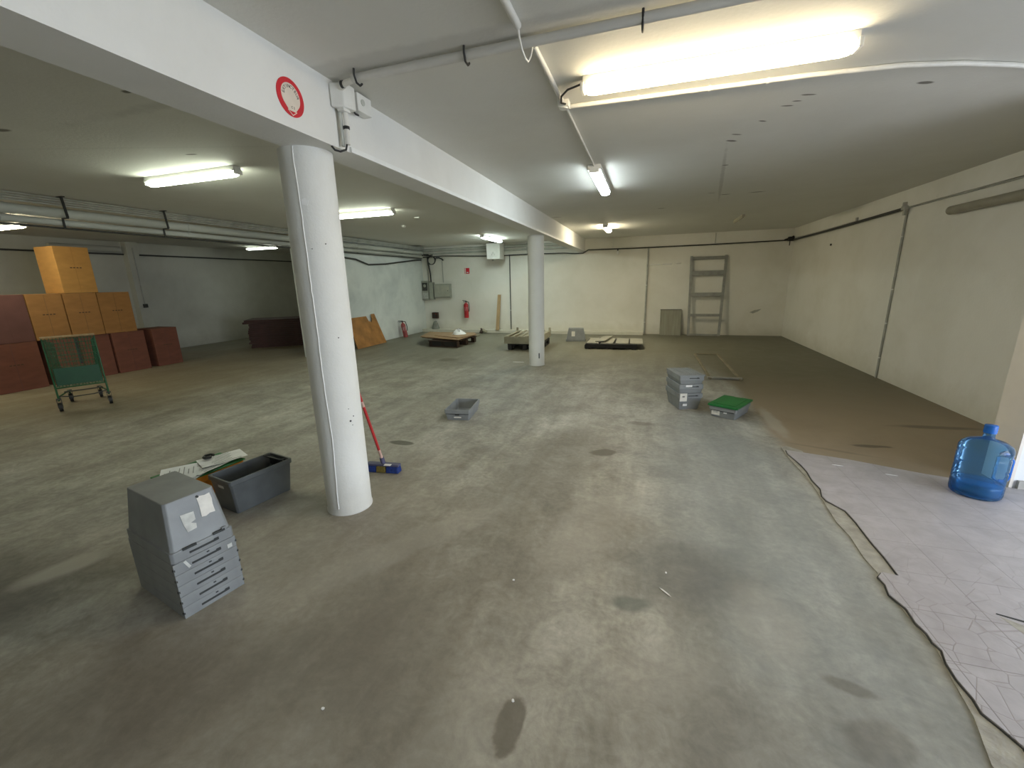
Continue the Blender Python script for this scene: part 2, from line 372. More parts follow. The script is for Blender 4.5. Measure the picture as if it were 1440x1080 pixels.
def struct(o): o['kind'] = 'structure'; return o
def sbox(name, x0, x1, y0, y1, z0, z1, m):
    return struct(MB().box(((x0+x1)/2, (y0+y1)/2, (z0+z1)/2), (x1-x0, y1-y0, z1-z0), m).build(name))
def children(o): return [c for c in bpy.data.objects if c.parent == o]
def copy_tree(o, parent=None):
    c = o.copy(); COL.objects.link(c)
    if parent: c.parent = parent
    for ch in children(o): copy_tree(ch, c)
    return c

# ============================================================ SETTING
H = 2.74
sbox('floor', -12.5, 5.3, -3, 13.1, -.12, 0, M_floor)
sbox('ceiling', -12.5, 5.3, -3, 13.1, H, H+.15, M_ceil)
sbox('wall_back', -12.5, 3.7, 12.87, 13.07, 0, H, M_wall)
sbox('wall_right', 3.5, 3.7, 4.1, 12.87, 0, H, M_wall)
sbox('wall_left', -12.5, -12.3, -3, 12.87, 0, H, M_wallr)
sbox('wall_partition', -7.45, -7.2, 7.6, 12.87, 0, H, M_wallb)
sbox('wall_front', -12.3, 5.1, -3, -2.8, 0, H, M_wall)
# entrance bay on the right: return wall with its exposed end, doorway to daylight
sbox('wall_entrance', 2.68, 5.1, 3.84, 4.1, 0, H, M_stub)
sbox('wall_entrance_south', 5.0, 5.2, -2.8, -1.3, 0, H, M_wall)
sbox('wall_entrance_north', 5.0, 5.2, 3.0, 3.84, 0, H, M_wall)
sbox('wall_entrance_lintel', 5.0, 5.2, -1.3, 3.0, 2.3, H, M_wall)
sbox('trim_1', 2.66, 2.679, 3.835, 4.105, 0, H, M_jamb)
sbox('baseboard_entrance', 2.7, 4.99, 3.815, 3.839, 0.01, .075, M_skirt)
sbox('pavement_outside', 5.3, 14, -6, 9, -.14, -.02, M_skirt)
# shallow downstand along the back wall, plinth at its foot
sbox('trim_2', -7.2, 3.5, 12.81, 12.87, 2.45, H, M_wall)
sbox('trim_3', -7.2, -.06, 12.57, 12.87, 0, .085, M_wall)
sbox('trim_4', 3.47, 3.5, 4.1, 12.81, 2.5, H, M_wall)
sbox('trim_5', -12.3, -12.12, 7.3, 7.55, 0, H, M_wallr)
# beams
sbox('ceiling_beam', -2.07, -1.79, -2.8, 2.31, 2.39, H, M_beam)
sbox('ceiling_beam.001', -2.02, -1.8, 2.31, 12.87, 2.395, H, M_beam)
sbox('trim_6', -1.799, -1.785, 2.42, 12.8, 2.395, 2.425, M_strip)
# tiled zone: ragged left edge
tile_edge = [(1.31, 4.22), (1.30, 4.13), (1.335, 3.9), (1.34, 3.76), (1.325, 3.6), (1.335, 3.45), (1.305, 3.33), (1.31, 3.26), (1.38, 3.14), (1.385, 3.0), (1.38, 2.89), (1.375, 2.75), (1.378, 2.63),
             (1.37, 2.46), (1.30, 2.47), (1.262, 2.42), (1.268, 2.36), (1.25, 2.28), (1.28, 2.19), (1.272, 2.1), (1.285, 2.04), (1.28, 1.99), (1.292, 1.95), (1.27, 1.88), (1.262, 1.8), (1.268, 1.72), (1.26, 1.66), (1.285, 1.61), (1.31, 1.55), (1.28, 1.4), (1.33, 1.2), (1.3, .9), (1.27, .5), (1.3, 0), (1.28, -1), (1.3, -2.8)]
tb = MB(); tb.prism([(4.99, -2.79), (4.99, 3.83), (2.66, 3.83), (2.2, 3.95), (1.75, 4.12)]+tile_edge, .008, .014, M_tile)
struct(tb.build('floor_tiles'))
gp = MB(); gp.prism([(4.9, -2.78), (4.9, 3.8), (2.7, 3.8), (1.6, 4.1)]+[(x-.007, y) for x, y in tile_edge], .0062, .0075, M_greyd); struct(gp.build('floor_tile_gap'))
mo = MB(); me_ = [(1.345, 4.35), (1.29, 4.3), (1.285, 4.0), (1.31, 3.6), (1.295, 3.33), (1.27, 2.98), (1.285, 2.82), (1.27, 2.6), (1.28, 2.47), (1.258, 2.42), (1.262, 2.3), (1.268, 2.1), (1.28, 1.96), (1.252, 1.82), (1.225, 1.64), (1.17, 1.46), (1.2, 1.0), (1.15, .2), (1.2, -2.8)]
mo.prism([(1.45, -2.79), (1.45, 4.25)]+me_, .0004, .006, M_mortar); struct(mo.build('floor_mortar_bed'))
br = MB(); br.prism([(1.66, 2.25), (1.76, 2.19), (1.95, 2.1), (1.9, 1.95), (1.75, 2.02), (1.72, 2.1), (1.69, 2.14)], .0142, .0148, M_mortar)
br.prism([(1.655, 2.262), (1.8, 2.215), (2.0, 2.19), (2.0, 2.2), (1.8, 2.232), (1.66, 2.27)], .0142, .0155, M_greyd)
struct(br.build('floor_tile_break'))

# ============================================================ COLUMNS
def column(cx, cy, r, label, near):
    o = thing('concrete_column', label, 'column', (cx, cy, 0), 0, None)
    b = MB(); b.lathe([(r*1.03, 0), (r*1.03, .012), (r*1.0, .02), (r, 1.2), (r, 2.39)], M_column, 48); b.build('shaft', o)
    if near:
        s = MB(); zs = [2.385, 2.33, 2.14, 1.9, 1.608, 1.39, 1.066, .824, .571, .361, .143, .03]; an = [-73.1, -74.7, -72.7, -72.8, -73.5, -72.3, -74.4, -73.2, -71.5, -75.2, -78.9, -79]
        pts = []
        for i in range(len(zs)-1):
            for k in range(5):
                t = k/5; z = zs[i]*(1-t)+zs[i+1]*t; a = math.radians(an[i]*(1-t)+an[i+1]*t+random.uniform(-.6, .6))
                pts.append(((r+.001)*math.cos(a), (r+.001)*math.sin(a), z))
        s.tube(pts, .004, M_strip, 6); s['x'] if False else None
        so = s.build('mortar_seam', o)
        for (a, z, rr) in [(-60, 1.818, .003), (-30.3, 1.848, .004), (-27.3, 1.267, .004), (-22.5, .692, .007), (-24.2, .78, .003), (-12.9, .721, .004), (-18, .66, .003)]:
            a = math.radians(a); d = Vector((math.cos(a), math.sin(a), 0))
            h = MB(); h.cyl(d*(r-.004)+Vector((0, 0, z)), d*(r+.0015)+Vector((0, 0, z)), rr, M_dark, 8); h.build('drill_hole', o)
        a = math.radians(-62); d = Vector((math.cos(a), math.sin(a), 0)); t = Vector((-d.y, d.x, 0))
        h = MB(); h.prism([(-.02, -.015), (.012, -.02), (.022, .01), (.0, .022), (-.018, .012)], 0, .002, M_strip, Matrix.Translation(d*(r-.0005)+Vector((0, 0, 2.085))) @ Matrix((t, Vector((0, 0, 1)), t.cross(Vector((0, 0, 1))))).transposed().to_4x4())
        h.build('paint_chip', o)
    else:
        a = math.radians(-58); d = Vector((math.cos(a), math.sin(a), 0))
        h = MB(); h.box(d*(r)+Vector((0, 0, .2)), (.02, .006, .1), M_greyd, rot=(0, 0, a+PI/2)); h.build('scuff_mark', o)
    return o
column(-2.04, 2.31, .155, 'near white round column with a ragged mortar seam, broom leaning behind it', True)
column(-1.99, 7.78, .15, 'far white round column standing in front of the slatted wooden pallet', False)

# ============================================================ LIGHTS
def batten(label, loc, rz, length, em, width=.09, body=.05, group=None, caps=True, hw=.85):
    o = thing('fluorescent_light', label, 'ceiling light', loc, rz, group)   # local x = along
    b = MB(); b.box((0, 0, -body/2), (length+.02, width*hw, body), M_white); b.build('housing', o, .004)
    d = MB(); n = 10; L = length/2; pts = []
    prof = [(width/2*math.cos(a), -body-.0-.045*math.sin(a)) for a in [PI*i/n for i in range(n+1)]]
    vs = []; fs = []
    xs = [(-L, .55), (-L+.02, .9), (-L+.05, 1), (L-.05, 1), (L-.02, .9), (L, .55)]
    for x, sc in xs:
        for (yy, zz) in prof: vs.append((x, yy*sc, -body+(zz+body)*sc))
    m_ = n+1
    for i in range(len(xs)-1):
        for k in range(n): fs.append((i*m_+k, i*m_+k+1, (i+1)*m_+k+1, (i+1)*m_+k))
        fs.append((i*m_+n, i*m_, (i+1)*m_, (i+1)*m_+n))
    fs.append(tuple(range(m_))); fs.append(tuple(range(len(vs)-1, len(vs)-m_-1, -1)))
    d._add(vs, fs, em, None, True); d.build('diffuser', o)
    if caps:
        for sgn in (-1, 1):
            c = MB(); c.box((sgn*(L+.012), 0, -body-.006), (.02, width*.85, .045), M_white); c.build('end_cap', o, .004)
    return o
batten('long warm white tube light nearest the camera, beside a white conduit', (.25, 2.79, H), 0, 1.32, E_warm, .10, hw=.7)
batten('short bluish white tube light in the middle of the right bay, pointing away', (-.585, 5.35, H), PI/2, 1.25, E_cool, .12, hw=1.12)
batten('small glowing warm light far down the right bay near the back wall', (-.93, 10.1, H), PI/2, .9, E_warm2, .13)
batten('greenish white tube light on the left bay ceiling left of the near column', (-4.46, 3.41, H), 0, 1.22, E_green, .10)
batten('greenish tube light just right of the near column, across the left bay', (-4.44, 6.07, H), 0, 1.2, E_green, .10)
batten('far greenish tube light pointing at the back wall above a white hood', (-3.98, 10.9, H), PI/2, 1.4, E_far, .12)
o = batten('light at the left edge below the pipes, hung in front of the cardboard boxes', (-9.28, 3.98, 2.60), 0, 1.25, E_green2, .10)
for sx in (-.4, .4):
    b = MB(); b.cyl((sx, 0, 0), (sx, 0, H-2.60), .006, M_white, 8); b.build('hanging_rod', o)
batten('warm tube light beyond the left edge, lighting the wall behind the boxes', (-11.3, 2.6, H), 0, 1.25, E_green2, .10)
batten('light in the recess behind the pipes, left of the near column', (-10.65, 9.85, H), 0, 1.1, E_dim, .11)
o = thing('fluorescent_light', 'unlit grey tube light mounted high on the right wall', 'wall light', (3.5, 5.95, 2.31), 0)
b = MB(); b.box((-.025, 0, 0), (.05, 1.6, .07), M_offtube); b.build('housing', o, .01)
b = MB(); b.tube([(-.055, -.8, -.0), (-.055, .8, -.0)], .05, M_offtube, 14); b.build('diffuser', o)
o = thing('fluorescent_light', 'small unlit fitting on the ceiling at the far right of the bay', 'ceiling light', (1.68, 9.9, H), PI/2)
b = MB(); b.box((0, 0, -.02), (.9, .05, .04), M_offtube); b.build('housing', o, .004)
b = MB(); b.tube([(-.42, 0, -.05), (.42, 0, -.05)], .015, M_offtube); b.build('tube', o)

# ============================================================ CONDUITS
def line(name, label, cat, pts, r, m, clips=(), clipm=None, group=None, n=10):
    o = thing(name, label, cat, pts[0], 0, group); p0 = Vector(pts[0])
    b = MB(); b.tube([Vector(p)-p0 for p in pts], r, m, n); b.build('run', o)
    for (c, ax) in clips:
        c = Vector(c)-p0; k = MB(); d = Vector(ax)
        k.cyl(c-d*.008, c+d*.008, r*1.25, clipm or M_white, 10); k.build('clip', o)
    return o
X_ = (1, 0, 0); Y_ = (0, 1, 0); Z_ = (0, 0, 1)
line('conduit', 'white ceiling conduit running from the top edge to a hanging cable loop', 'conduit', [(-.62, -2.5, H-.02), (-.62, 2.13, H-.02)], .017, M_conduit, [((-.62, 1.8, H-.02), Y_)])
line('cable_loop', 'thin white cable sagging between two ceiling conduits', 'cable', [(-.62, 2.13, H-.02), (-.618, 2.145, H-.06), (-.612, 2.165, H-.10), (-.604, 2.19, H-.125), (-.6, 2.225, H-.125), (-.597, 2.26, H-.09), (-.594, 2.28, H-.05), (-.593, 2.3, H-.02)], .005, M_conduit)
line('conduit', 'white ceiling conduit between the cable loop and the junction box', 'conduit', [(-.595, 2.3, H-.016), (-.59, 3.03, H-.016)], .014, M_conduit, [((-.595, 2.3, H-.016), Y_)], M_dark)
line('conduit', 'thin white conduit from the junction box to the bluish tube light', 'conduit', [(-.585, 3.1, H-.012), (-.585, 4.72, H-.012)], .009, M_conduit)
b = MB(); b.box((0, 0, -.02), (.07, .07, .04), M_white); b.cyl((0, 0, -.04), (0, 0, -.048), .025, M_white); tag(b.build('junction_box', None, .004, (-.585, 3.07, H)), 'small square white junction box on ceiling beside the long warm light', 'junction box')
pts = [(-.58+t*.1, 3.13+.004*t, H-.015) for t in range(0, 15)]+[(.95, 3.2, H-.015), (1.3, 3.24, H-.015), (1.6, 3.33, H-.015), (1.9, 3.46, H-.015), (2.3, 3.68, H-.015), (2.5, 3.8, H-.015)]
line('conduit', 'long white conduit curving across the ceiling to the upper right corner', 'conduit', pts, .014, M_conduit, [((-.12, 3.148, H-.015), X_), ((.3, 3.165, H-.015), X_), ((.62, 3.18, H-.015), X_)])
line('power_cable', 'short black cable from the junction box to the long warm light', 'cable', [(-.57, 3.04, H-.03), (-.585, 2.97, H-.045), (-.57, 2.9, H-.035), (-.52, 2.84, H-.028), (-.43, 2.79, H-.03)], .006, M_dark)
line('pipe', 'grey painted pipe crossing the ceiling above the long warm light', 'pipe', [(-1.62, 2.27, H-.03), (3.4, 2.2, H-.03)], .023, M_ceil, [])
for k, x in enumerate((-1.58, -.93, -.08, 1.9)):
    b = MB(); b.tube([(0, -.035, .0), (0, -.037, -.03), (0, -.02, -.062), (0, .01, -.066), (0, .03, -.05)], .006, M_dark, 6)
    tag(b.build('pipe_clip', None, 0, (x, 2.265, H-.002)), ['black clip on ceiling pipe nearest the beam', 'black clip on ceiling pipe left of the cable loop', 'black clip on ceiling pipe above the long warm light', 'black clip on ceiling pipe outside the right part'][k], 'clip')
# corner group at the step in the beam
o = thing('junction_box', 'grey box on the beam corner beside the round red sign', 'junction box', (-1.785, 2.33, 2.67))
b = MB(); b.prism([(0, -.06), (.07, -.03), (.085, .02), (.085, .06), (0, .06)], -.075, .05, M_white); b.build('body', o, .008)
b = MB(); b.box((.04, .0, -.08), (.045, .06, .02), M_white); b.build('cable_gland', o, .003)
o = thing('junction_box', 'square white box on the far beam face under the ceiling', 'junction box', (-1.79, 2.52, 2.68))
b = MB(); b.box((.03, 0, 0), (.06, .14, .10), M_white); b.build('body', o, .005)
b = MB(); b.cyl((.06, -.02, .005), (.064, -.02, .005), .018, M_pipe, 16); b.build('knockout', o)
b = MB(); b.tube([(.03, -.075, -.03), (.035, -.09, -.055), (.03, -.06, -.065), (.02, -.02, -.058)], .006, M_dark, 6); b.build('cable_tie', o)
line('conduit', 'vertical grey conduit pair dropping down the beam corner beside the sign', 'conduit', [(-1.745, 2.34, 2.59), (-1.745, 2.335, 2.41)], .015, M_conduit, [((-1.745, 2.337, 2.5), Z_)], M_dark)
line('conduit', 'slimmer conduit tight against the beam corner', 'conduit', [(-1.77, 2.325, 2.6), (-1.77, 2.325, 2.40)], .01, M_pipe)
line('power_cable', 'black cable hook hanging below the beam corner', 'cable', [(-1.745, 2.33, 2.42), (-1.75, 2.32, 2.38), (-1.77, 2.29, 2.365), (-1.79, 2.27, 2.37), (-1.80, 2.255, 2.39)], .006, M_dark)
line('conduit', 'short conduit elbow linking ceiling pipe to the corner box', 'conduit', [(-1.61, 2.27, H-.035), (-1.68, 2.28, H-.04), (-1.73, 2.3, H-.05), (-1.745, 2.32, 2.72)], .016, M_conduit, [((-1.7, 2.285, H-.04), X_)], M_dark)

# left bay pipe bank hanging from the ceiling, lined up with the partition face
def run_y(name, label, x, z, r, m, y0=-2.7, y1=12.66, cat='pipe', group=None):
    o = thing(name, label, cat, (x, y0, z), 0, group); b = MB(); L = y1-y0
    b.tube([(0, 0, 0), (0, L*.3, .003), (0, L*.6, -.003), (0, L, 0)], r, m, 12); b.build('run', o)
    for k in range(int(L/2.1)):
        c = MB(); yy = 1.6+k*2.1
        if yy < L-.1: c.cyl((0, yy-.03, 0), (0, yy+.03, 0), r*1.12, m, 12); c.build('coupling', o)
    return o
run_y('heating_pipe', 'fattest pale pipe running along the left bay pipe bank', -7.07, 2.55, .058, M_pipe)
run_y('heating_pipe', 'lower pale pipe under the fattest one in the left bay', -7.09, 2.44, .04, M_pipe)
run_y('conduit', 'lowest thin dark conduit of the left bay pipe bank', -7.08, 2.374, .012, M_dgrey, cat='conduit')
for k, (x, z) in enumerate([(-7.0, 2.715), (-7.01, 2.69), (-7.02, 2.665), (-7.03, 2.64)]):
    run_y('conduit', ['topmost', 'second', 'third', 'fourth'][k]+' thin cable tube from the ceiling in the left bay pipe bank', x, z, .011, M_pipe2, cat='conduit', group='thin tubes of the pipe bank')
for k, y in enumerate((3.62, 4.8, 8.3)):
    b = MB(); b.box((.06, 0, .12), (.012, .025, .24), M_dark, rot=(0, -.12, 0)); b.box((.02, 0, -.005), (.1, .025, .012), M_dark); b.box((.03, .0, .245), (.12, .03, .012), M_dark)
    b.box((-.03, 0, -.06), (.012, .02, .12), M_dark)
    tag(b.build('pipe_hanger', None, 0, (-7.01, y, 2.49)), ['black bracket round the pipe bank above the cardboard boxes', 'black bracket round the pipe bank below the left tube light', 'black bracket round the pipe bank behind the near column'][k], 'bracket')
# recess wall services
line('heating_pipe', 'pale pipe along the top of the far left wall', 'pipe', [(-12.2, 5.9, 2.55), (-12.2, 7.2, 2.55)], .07, M_pipe)
line('conduit', 'dark conduit running high along the far left wall', 'conduit', [(-12.26, -2, 2.42), (-12.26, 12.8, 2.46)], .018, M_dgrey)
line('conduit', 'thin vertical conduit on the far left wall above the boxes', 'conduit', [(-12.105, 7.42, 2.6), (-12.105, 7.42, 1.25)], .012, M_pipe2)
b = MB(); b.box((0, 0, 0), (.05, .09, .09), M_dgrey); tag(b.build('wall_socket', None, .006, (-12.09, 7.42, 1.2)), 'small dark socket on the far left wall above the boxes', 'socket')
# back bay pipes on the back wall
line('heating_pipe', 'pale pipe along the top of the back wall above the meter boxes', 'pipe', [(-7.15, 12.76, 2.63), (-2.05, 12.76, 2.63)], .045, M_pipe)
line('heating_pipe', 'lower pale pipe on the back wall above the meter boxes', 'pipe', [(-7.15, 12.77, 2.52), (-2.05, 12.77, 2.52)], .03, M_pipe)
line('power_cable', 'black cable along the back wall dipping beneath the beam end', 'cable', [(-7.1, 12.78, 2.42), (-6.4, 12.78, 2.44), (-5.9, 12.79, 2.42), (-4.6, 12.79, 2.37), (-3.4, 12.79, 2.385), (-2.4, 12.79, 2.37), (-2.1, 12.79, 2.345), (-1.85, 12.79, 2.345), (-1.7, 12.79, 2.43), (-1.2, 12.79, 2.425), (-.3, 12.79, 2.42), (1.5, 12.79, 2.43), (3.4, 12.79, 2.455)], .016, M_dgrey)
line('power_cable', 'thick black cable sagging along the left wall towards the meters', 'cable', [(-7.17, 7.7, 2.3), (-7.17, 8.92, 2.26), (-7.16, 9.4, 2.23), (-7.15, 9.9, 2.11), (-7.15, 10.7, 2.15), (-7.15, 11.6, 2.24), (-7.15, 12.3, 2.31), (-7.15, 12.72, 2.34)], .022, M_dgrey)
line('power_cable', 'black cable dropping from the ceiling corner into the meter boxes', 'cable', [(-6.95, 12.8, 2.42), (-6.93, 12.8, 2.2), (-6.88, 12.8, 1.9), (-6.87, 12.8, 1.62)], .022, M_dark)
line('power_cable', 'coiled black cable hung under the ceiling by the meter boxes', 'cable', [(-6.75+.14*math.cos(a*.5), 12.73-.003*a, 2.31+.13*math.sin(a*.5)) for a in range(0, 30)], .012, M_dgrey)
line('power_cable', 'short black cable bundle end near the coiled cable', 'cable', [(-6.62, 12.75, 2.385), (-6.5, 12.74, 2.385), (-6.4, 12.74, 2.34), (-6.35, 12.74, 2.3)], .02, M_dark)
for k, x in enumerate((-7.0, -6.45)):
    line('conduit', ['thin conduit into the left meter box', 'thin conduit into the wide pale box'][k], 'conduit', [(x, 12.855, 2.4), (x, 12.855, 1.6)], .01, M_pipe2)
line('conduit', 'dark vertical conduit on the back wall right of the timber plank', 'conduit', [(-4.13, 12.85, 2.4), (-4.13, 12.85, .09)], .014, M_dgrey, [((-4.13, 12.85, .7), Z_)])
line('conduit', 'grey vertical conduit on the back wall left of the leaning sheet', 'conduit', [(-.03, 12.84, 2.42), (-.03, 12.84, .0)], .024, M_pipe2, [((-.03, 12.84, 1.4), Z_), ((-.03, 12.84, .35), Z_)])
line('conduit', 'faint vertical conduit above the shelving frame on the back wall', 'conduit', [(1.66, 12.8, 2.72), (1.66, 12.8, 2.46)], .008, M_pipe2)
line('conduit', 'short pale conduit from ceiling above the hanging bulb', 'conduit', [(-1.0, 12.8, 2.72), (-1.0, 12.8, 2.45)], .01, M_conduit)
line('conduit', 'vertical conduit on back wall between column and hood', 'conduit', [(-3.55, 12.8, 2.72), (-3.55, 12.8, 2.4)], .01, M_pipe2)
line('pipe', 'dark pipe along the right wall running into the far corner', 'pipe', [(3.46, 12.76, 2.455), (3.46, 10, 2.46), (3.46, 7.86, 2.485)], .022, M_dgrey)
line('conduit', 'thin pale cable along the right wall above the unlit tube', 'conduit', [(3.485, 7.8, 2.485), (3.485, 4.15, 2.485)], .009, M_pipe2)
line('conduit', 'vertical pipe down the right wall from the bracket to the floor', 'conduit', [(3.485, 7.8, 2.45), (3.485, 7.79, 1.6), (3.485, 7.79, 0.0)], .015, M_pipe2, [((3.485, 7.8, 2.1), Z_), ((3.485, 7.79, 1.35), Z_), ((3.485, 7.79, .85), Z_), ((3.485, 7.79, .32), Z_)])
b = MB(); b.box((0, 0, 0), (.06, .09, .05), M_pipe2, rot=(0, 0, 0)); b.box((0, .02, .05), (.04, .05, .06), M_pipe2); b.box((.0, -.01, -.06), (.03, .05, .08), M_pipe2); tag(b.build('pipe_bracket', None, .004, (3.455, 7.8, 2.49)), 'rusty pipe joint where dark pipe meets the vertical one on right wall', 'bracket')
b = MB(); b.box((0, 0, 0), (.03, .05, .06), M_pipe2); tag(b.build('pipe_bracket', None, .003, (3.455, 9.3, 2.52)), 'small bracket above the dark pipe on the right wall', 'bracket')
b = MB(); b.cyl((0, 0, 0), (-.03, 0, 0), .022, M_dark, 10); tag(b.build('wall_plug', None, 0, (3.5, 7.12, 2.53)), 'small black plug high on the right wall between joint and unlit tube', 'plug')
b = MB(); b.cyl((0, 0, 0), (-.02, 0, 0), .02, M_dark, 10); tag(b.build('wall_hook', None, 0, (3.5, 10.4, 2.17)), 'tiny black hook on right wall below the dark pipe', 'hook')
b = MB(); b.box((0, 0, 0), (.12, .12, .1), M_dark); b.tube([(-.14, .01, -.02), (0, -.04, .03), (.02, -.1, .05)], .02, M_dark); b.tube([(-.02, 0, 0), (-.02, 0, -.16)], .012, M_dark); tag(b.build('cable_junction', None, .01, (3.4, 12.74, 2.48)), 'black cable knot in the far right ceiling corner', 'junction')
b = MB(); b.box((0, 0, .03), (.16, .06, .05), M_dgrey); b.tube([(-.2, 0, 0), (-.1, -.02, .03), (.05, 0, 0), (.22, .0, .02)], .015, M_dark); tag(b.build('cable_junction', None, .004, (-6.95, 12.75, 2.46)), 'black cable knot in the ceiling corner above the meter boxes', 'junction')

# ============================================================ BACK WALL THINGS
o = thing('meter_cabinet', 'grey glazed meter cabinet in the corner, leftmost of the three boxes', 'electrical box', (-7.07, 12.87, 1.36))
b = MB(); b.box((0, -.08, 0), (.24, .16, .62), M_box); b.build('body', o, .008)
b = MB(); b.box((0, -.165, .12), (.19, .012, .26), M_dgrey); b.build('window', o)
b = MB(); b.cyl((0, -.172, .15), (0, -.178, .15), .05, M_box, 16); b.build('meter_dial', o)
b = MB(); b.box((0, -.165, -.17), (.19, .012, .2), M_paper2); b.build('cover', o, .003)
o = thing('breaker_box', 'narrow grey box between the meter cabinet and the wide pale box', 'electrical box', (-6.86, 12.87, 1.34))
b = MB(); b.box((0, -.07, 0), (.15, .14, .56), M_box); b.build('body', o, .006)
b = MB(); b.box((0, -.145, .0), (.1, .012, .44), M_box); b.build('cover', o, .004)
o = thing('distribution_board', 'wide pale rectangular electrical cabinet right of the meter boxes', 'electrical box', (-6.46, 12.87, 1.34))
b = MB(); b.box((0, -.07, 0), (.58, .14, .44), M_box); b.build('body', o, .01)
b = MB(); b.box((0, -.146, .0), (.53, .012, .39), mat('cabinet_door_paint', (.46, .46, .38), .6)); b.build('door', o, .004)
b = MB(); b.cyl((.22, -.15, 0), (.22, -.165, 0), .012, M_dark); b.build('lock', o)
o = thing('fuse_box', 'small dark box low on back wall near the corner', 'electrical box', (-6.8, 12.87, .53))
b = MB(); b.box((0, -.06, 0), (.2, .12, .2), M_sheetd); b.build('body', o, .006)
b = MB(); b.cyl((.0, -.12, 0), (.0, -.13, 0), .04, M_greyd, 16); b.cyl((.05, -.12, .05), (.05, -.128, .05), .012, M_red, 10); b.build('dial', o)
b = MB(); random.seed(3)
b.lathe([(.02, .27), (.05, .26), (.08, .2), (.11, .1), (.13, .03), (.13, 0)], mat('shadow_smudge_grey', (.24, .25, .22), .9, 0, .25, 9, .4, 30), 18); tag(b.build('shadow_smudge', None, 0, (-6.77, 12.72, .086)), 'grey mound standing for a shadow smudge below the small dark box', 'shadow_smudge')  # mound added where the wall shows only a grey shadow smudge
def extinguisher(label, loc, rot, h=.5, r=.07, m=M_red):
    o = thing('fire_extinguisher', label, 'fire extinguisher', loc); o.rotation_euler = rot
    b = MB(); b.lathe([(0, 0), (r*.95, 0), (r, .02), (r, h*.8), (r*.75, h*.9), (r*.3, h*.95), (r*.3, h)], m, 20); b.build('cylinder', o)
    b = MB(); b.cyl((0, 0, h), (0, 0, h+.05), .018, M_dark, 10); b.box((-.05, 0, h+.05), (.13, .02, .018), M_dark, rot=(0, .15, 0)); b.box((-.04, 0, h+.02), (.11, .02, .014), M_dark); b.build('valve_handle', o)
    b = MB(); b.tube([(0, 0, h+.03), (r+.02, 0, h), (r+.035, 0, h*.7), (r+.02, 0, h*.4)], .012, M_dark, 8); b.build('hose', o)
    b = MB(); b.lathe([(r+.001, h*.45), (r+.0015, h*.7)], M_paper2, 8); b.build('label_sticker', o)
    return o
extinguisher('red fire extinguisher hanging on the back wall beneath a small red sign', (-5.63, 12.75, .46), (0, .0, 0), .5, .075)
M_redworn = mat('worn_red_paint', (.32, .06, .06), .5, 0, .35, 9)
extinguisher('worn red fire extinguisher standing tilted against the left wall', (-7.0, 11.2, .0), (0, -.16, .4), .46, .07, M_redworn)
o = thing('safety_sign', 'small red and white sign high on the back wall above the extinguisher', 'sign', (-5.59, 12.868, 1.95))
b = MB(); b.box((0, -.004, 0), (.17, .008, .18), M_sred); b.build('plate', o)
b = MB(); b.box((-.055, -.009, 0), (.035, .003, .17), M_paper); b.box((.02, -.009, -.05), (.06, .003, .03), M_paper); b.build('pictogram', o)
# hood
o = thing('extractor_hood', 'white box hung at the ceiling below the far tube light', 'hood', (-4.45, 12.45, 2.26))
b = MB(); b.box((0, 0, .22), (.42, .4, .46), M_white, taper=1.04); b.build('casing', o, .01)
b = MB(); b.tube([(-.05, -.205, .1), (0, -.205, .2), (.05, -.205, .1)], .008, M_pipe2, 6); b.build('marking', o)
b = MB(); b.cyl((-.08, 0, -.01), (-.08, 0, -.06), .03, M_pipe2); b.build('drain_spout', o)
# hanging bulb
o = thing('light_bulb', 'small bare bulb hanging under the cable on the back wall', 'bulb', (-.86, 12.76, 2.27))
b = MB(); b.lathe([(0, 0), (.022, .006), (.034, .03), (.03, .06), (.016, .09), (.016, .1)], M_bag, 16); b.build('glass', o)
b = MB(); b.cyl((0, 0, .1), (0, 0, .16), .018, M_dgrey); b.build('socket', o)
b = MB(); b.box((.47, -.01, 0.004), (.26, .004, .045), M_glint, rot=(.7, -.03, 0)); b.box((.78, -.01, .014), (.12, .004, .04), M_glint, rot=(.7, 0, 0)); b.box((.16, -.01, -.004), (.3, .004, .045), M_glint, rot=(.7, 0, 0))  # white strips added for a glint on the wall, tilted up to the lamp
tag(b.build('wall_glint', None, 0, (.01, 12.868, 1.96)), 'white strip standing for a glint high on the back wall left of the frame', 'tape')
b = MB(); b.prism([(0, 0), (.12, .05), (.2, .12), (.1, .1), (.04, .09), (-.08, .03), (-.03, .02)], 0, .004, M_pipe2, Matrix.Translation((2.75, 12.868, .6)) @ Matrix.Rotation(PI/2, 4, 'X')); tag(b.build('wall_scuff', None), 'dark gouge in the back wall plaster right of the shelving frame', 'wall damage')
# shelving upright (ladder frame) against the back wall
o = thing('shelving_frame', 'tall grey metal ladder frame leaning upright against the back wall', 'shelving frame', (1.54, 12.62, 0))
o.rotation_euler = (-.1, 0, 0)
for sx in (-1, 1):
    b = MB(); b.box((sx*.41, 0, 1.08), (.065, .05, 2.16), M_metal, rot=(0, sx*.02, 0)); b.build('upright', o, .003)
for z, hh in ((2.1, .08), (1.7, .13), (1.13, .10), (.57, .07), (.03, .05)):
    b = MB(); b.box((0, -.005, z), (.8, .03, hh), M_metal); b.build('crossbar', o, .003)
o = thing('metal_sheet', 'grey board leaning on the back wall left of the ladder frame', 'board', (.67, 12.66, 0))
o.rotation_euler = (-.23, 0, 0)
b = MB(); b.box((0, 0, .36), (.56, .012, .72), M_ply); b.build('sheet', o)
b = MB()
for x in (-.14, .0, .14): b.box((x, -.009, .36), (.012, .006, .7), M_ply)
b.build('rib', o)
b = MB(); b.box((0, 0, .725), (.57, .02, .02), M_dgrey); b.build('top_edge', o)
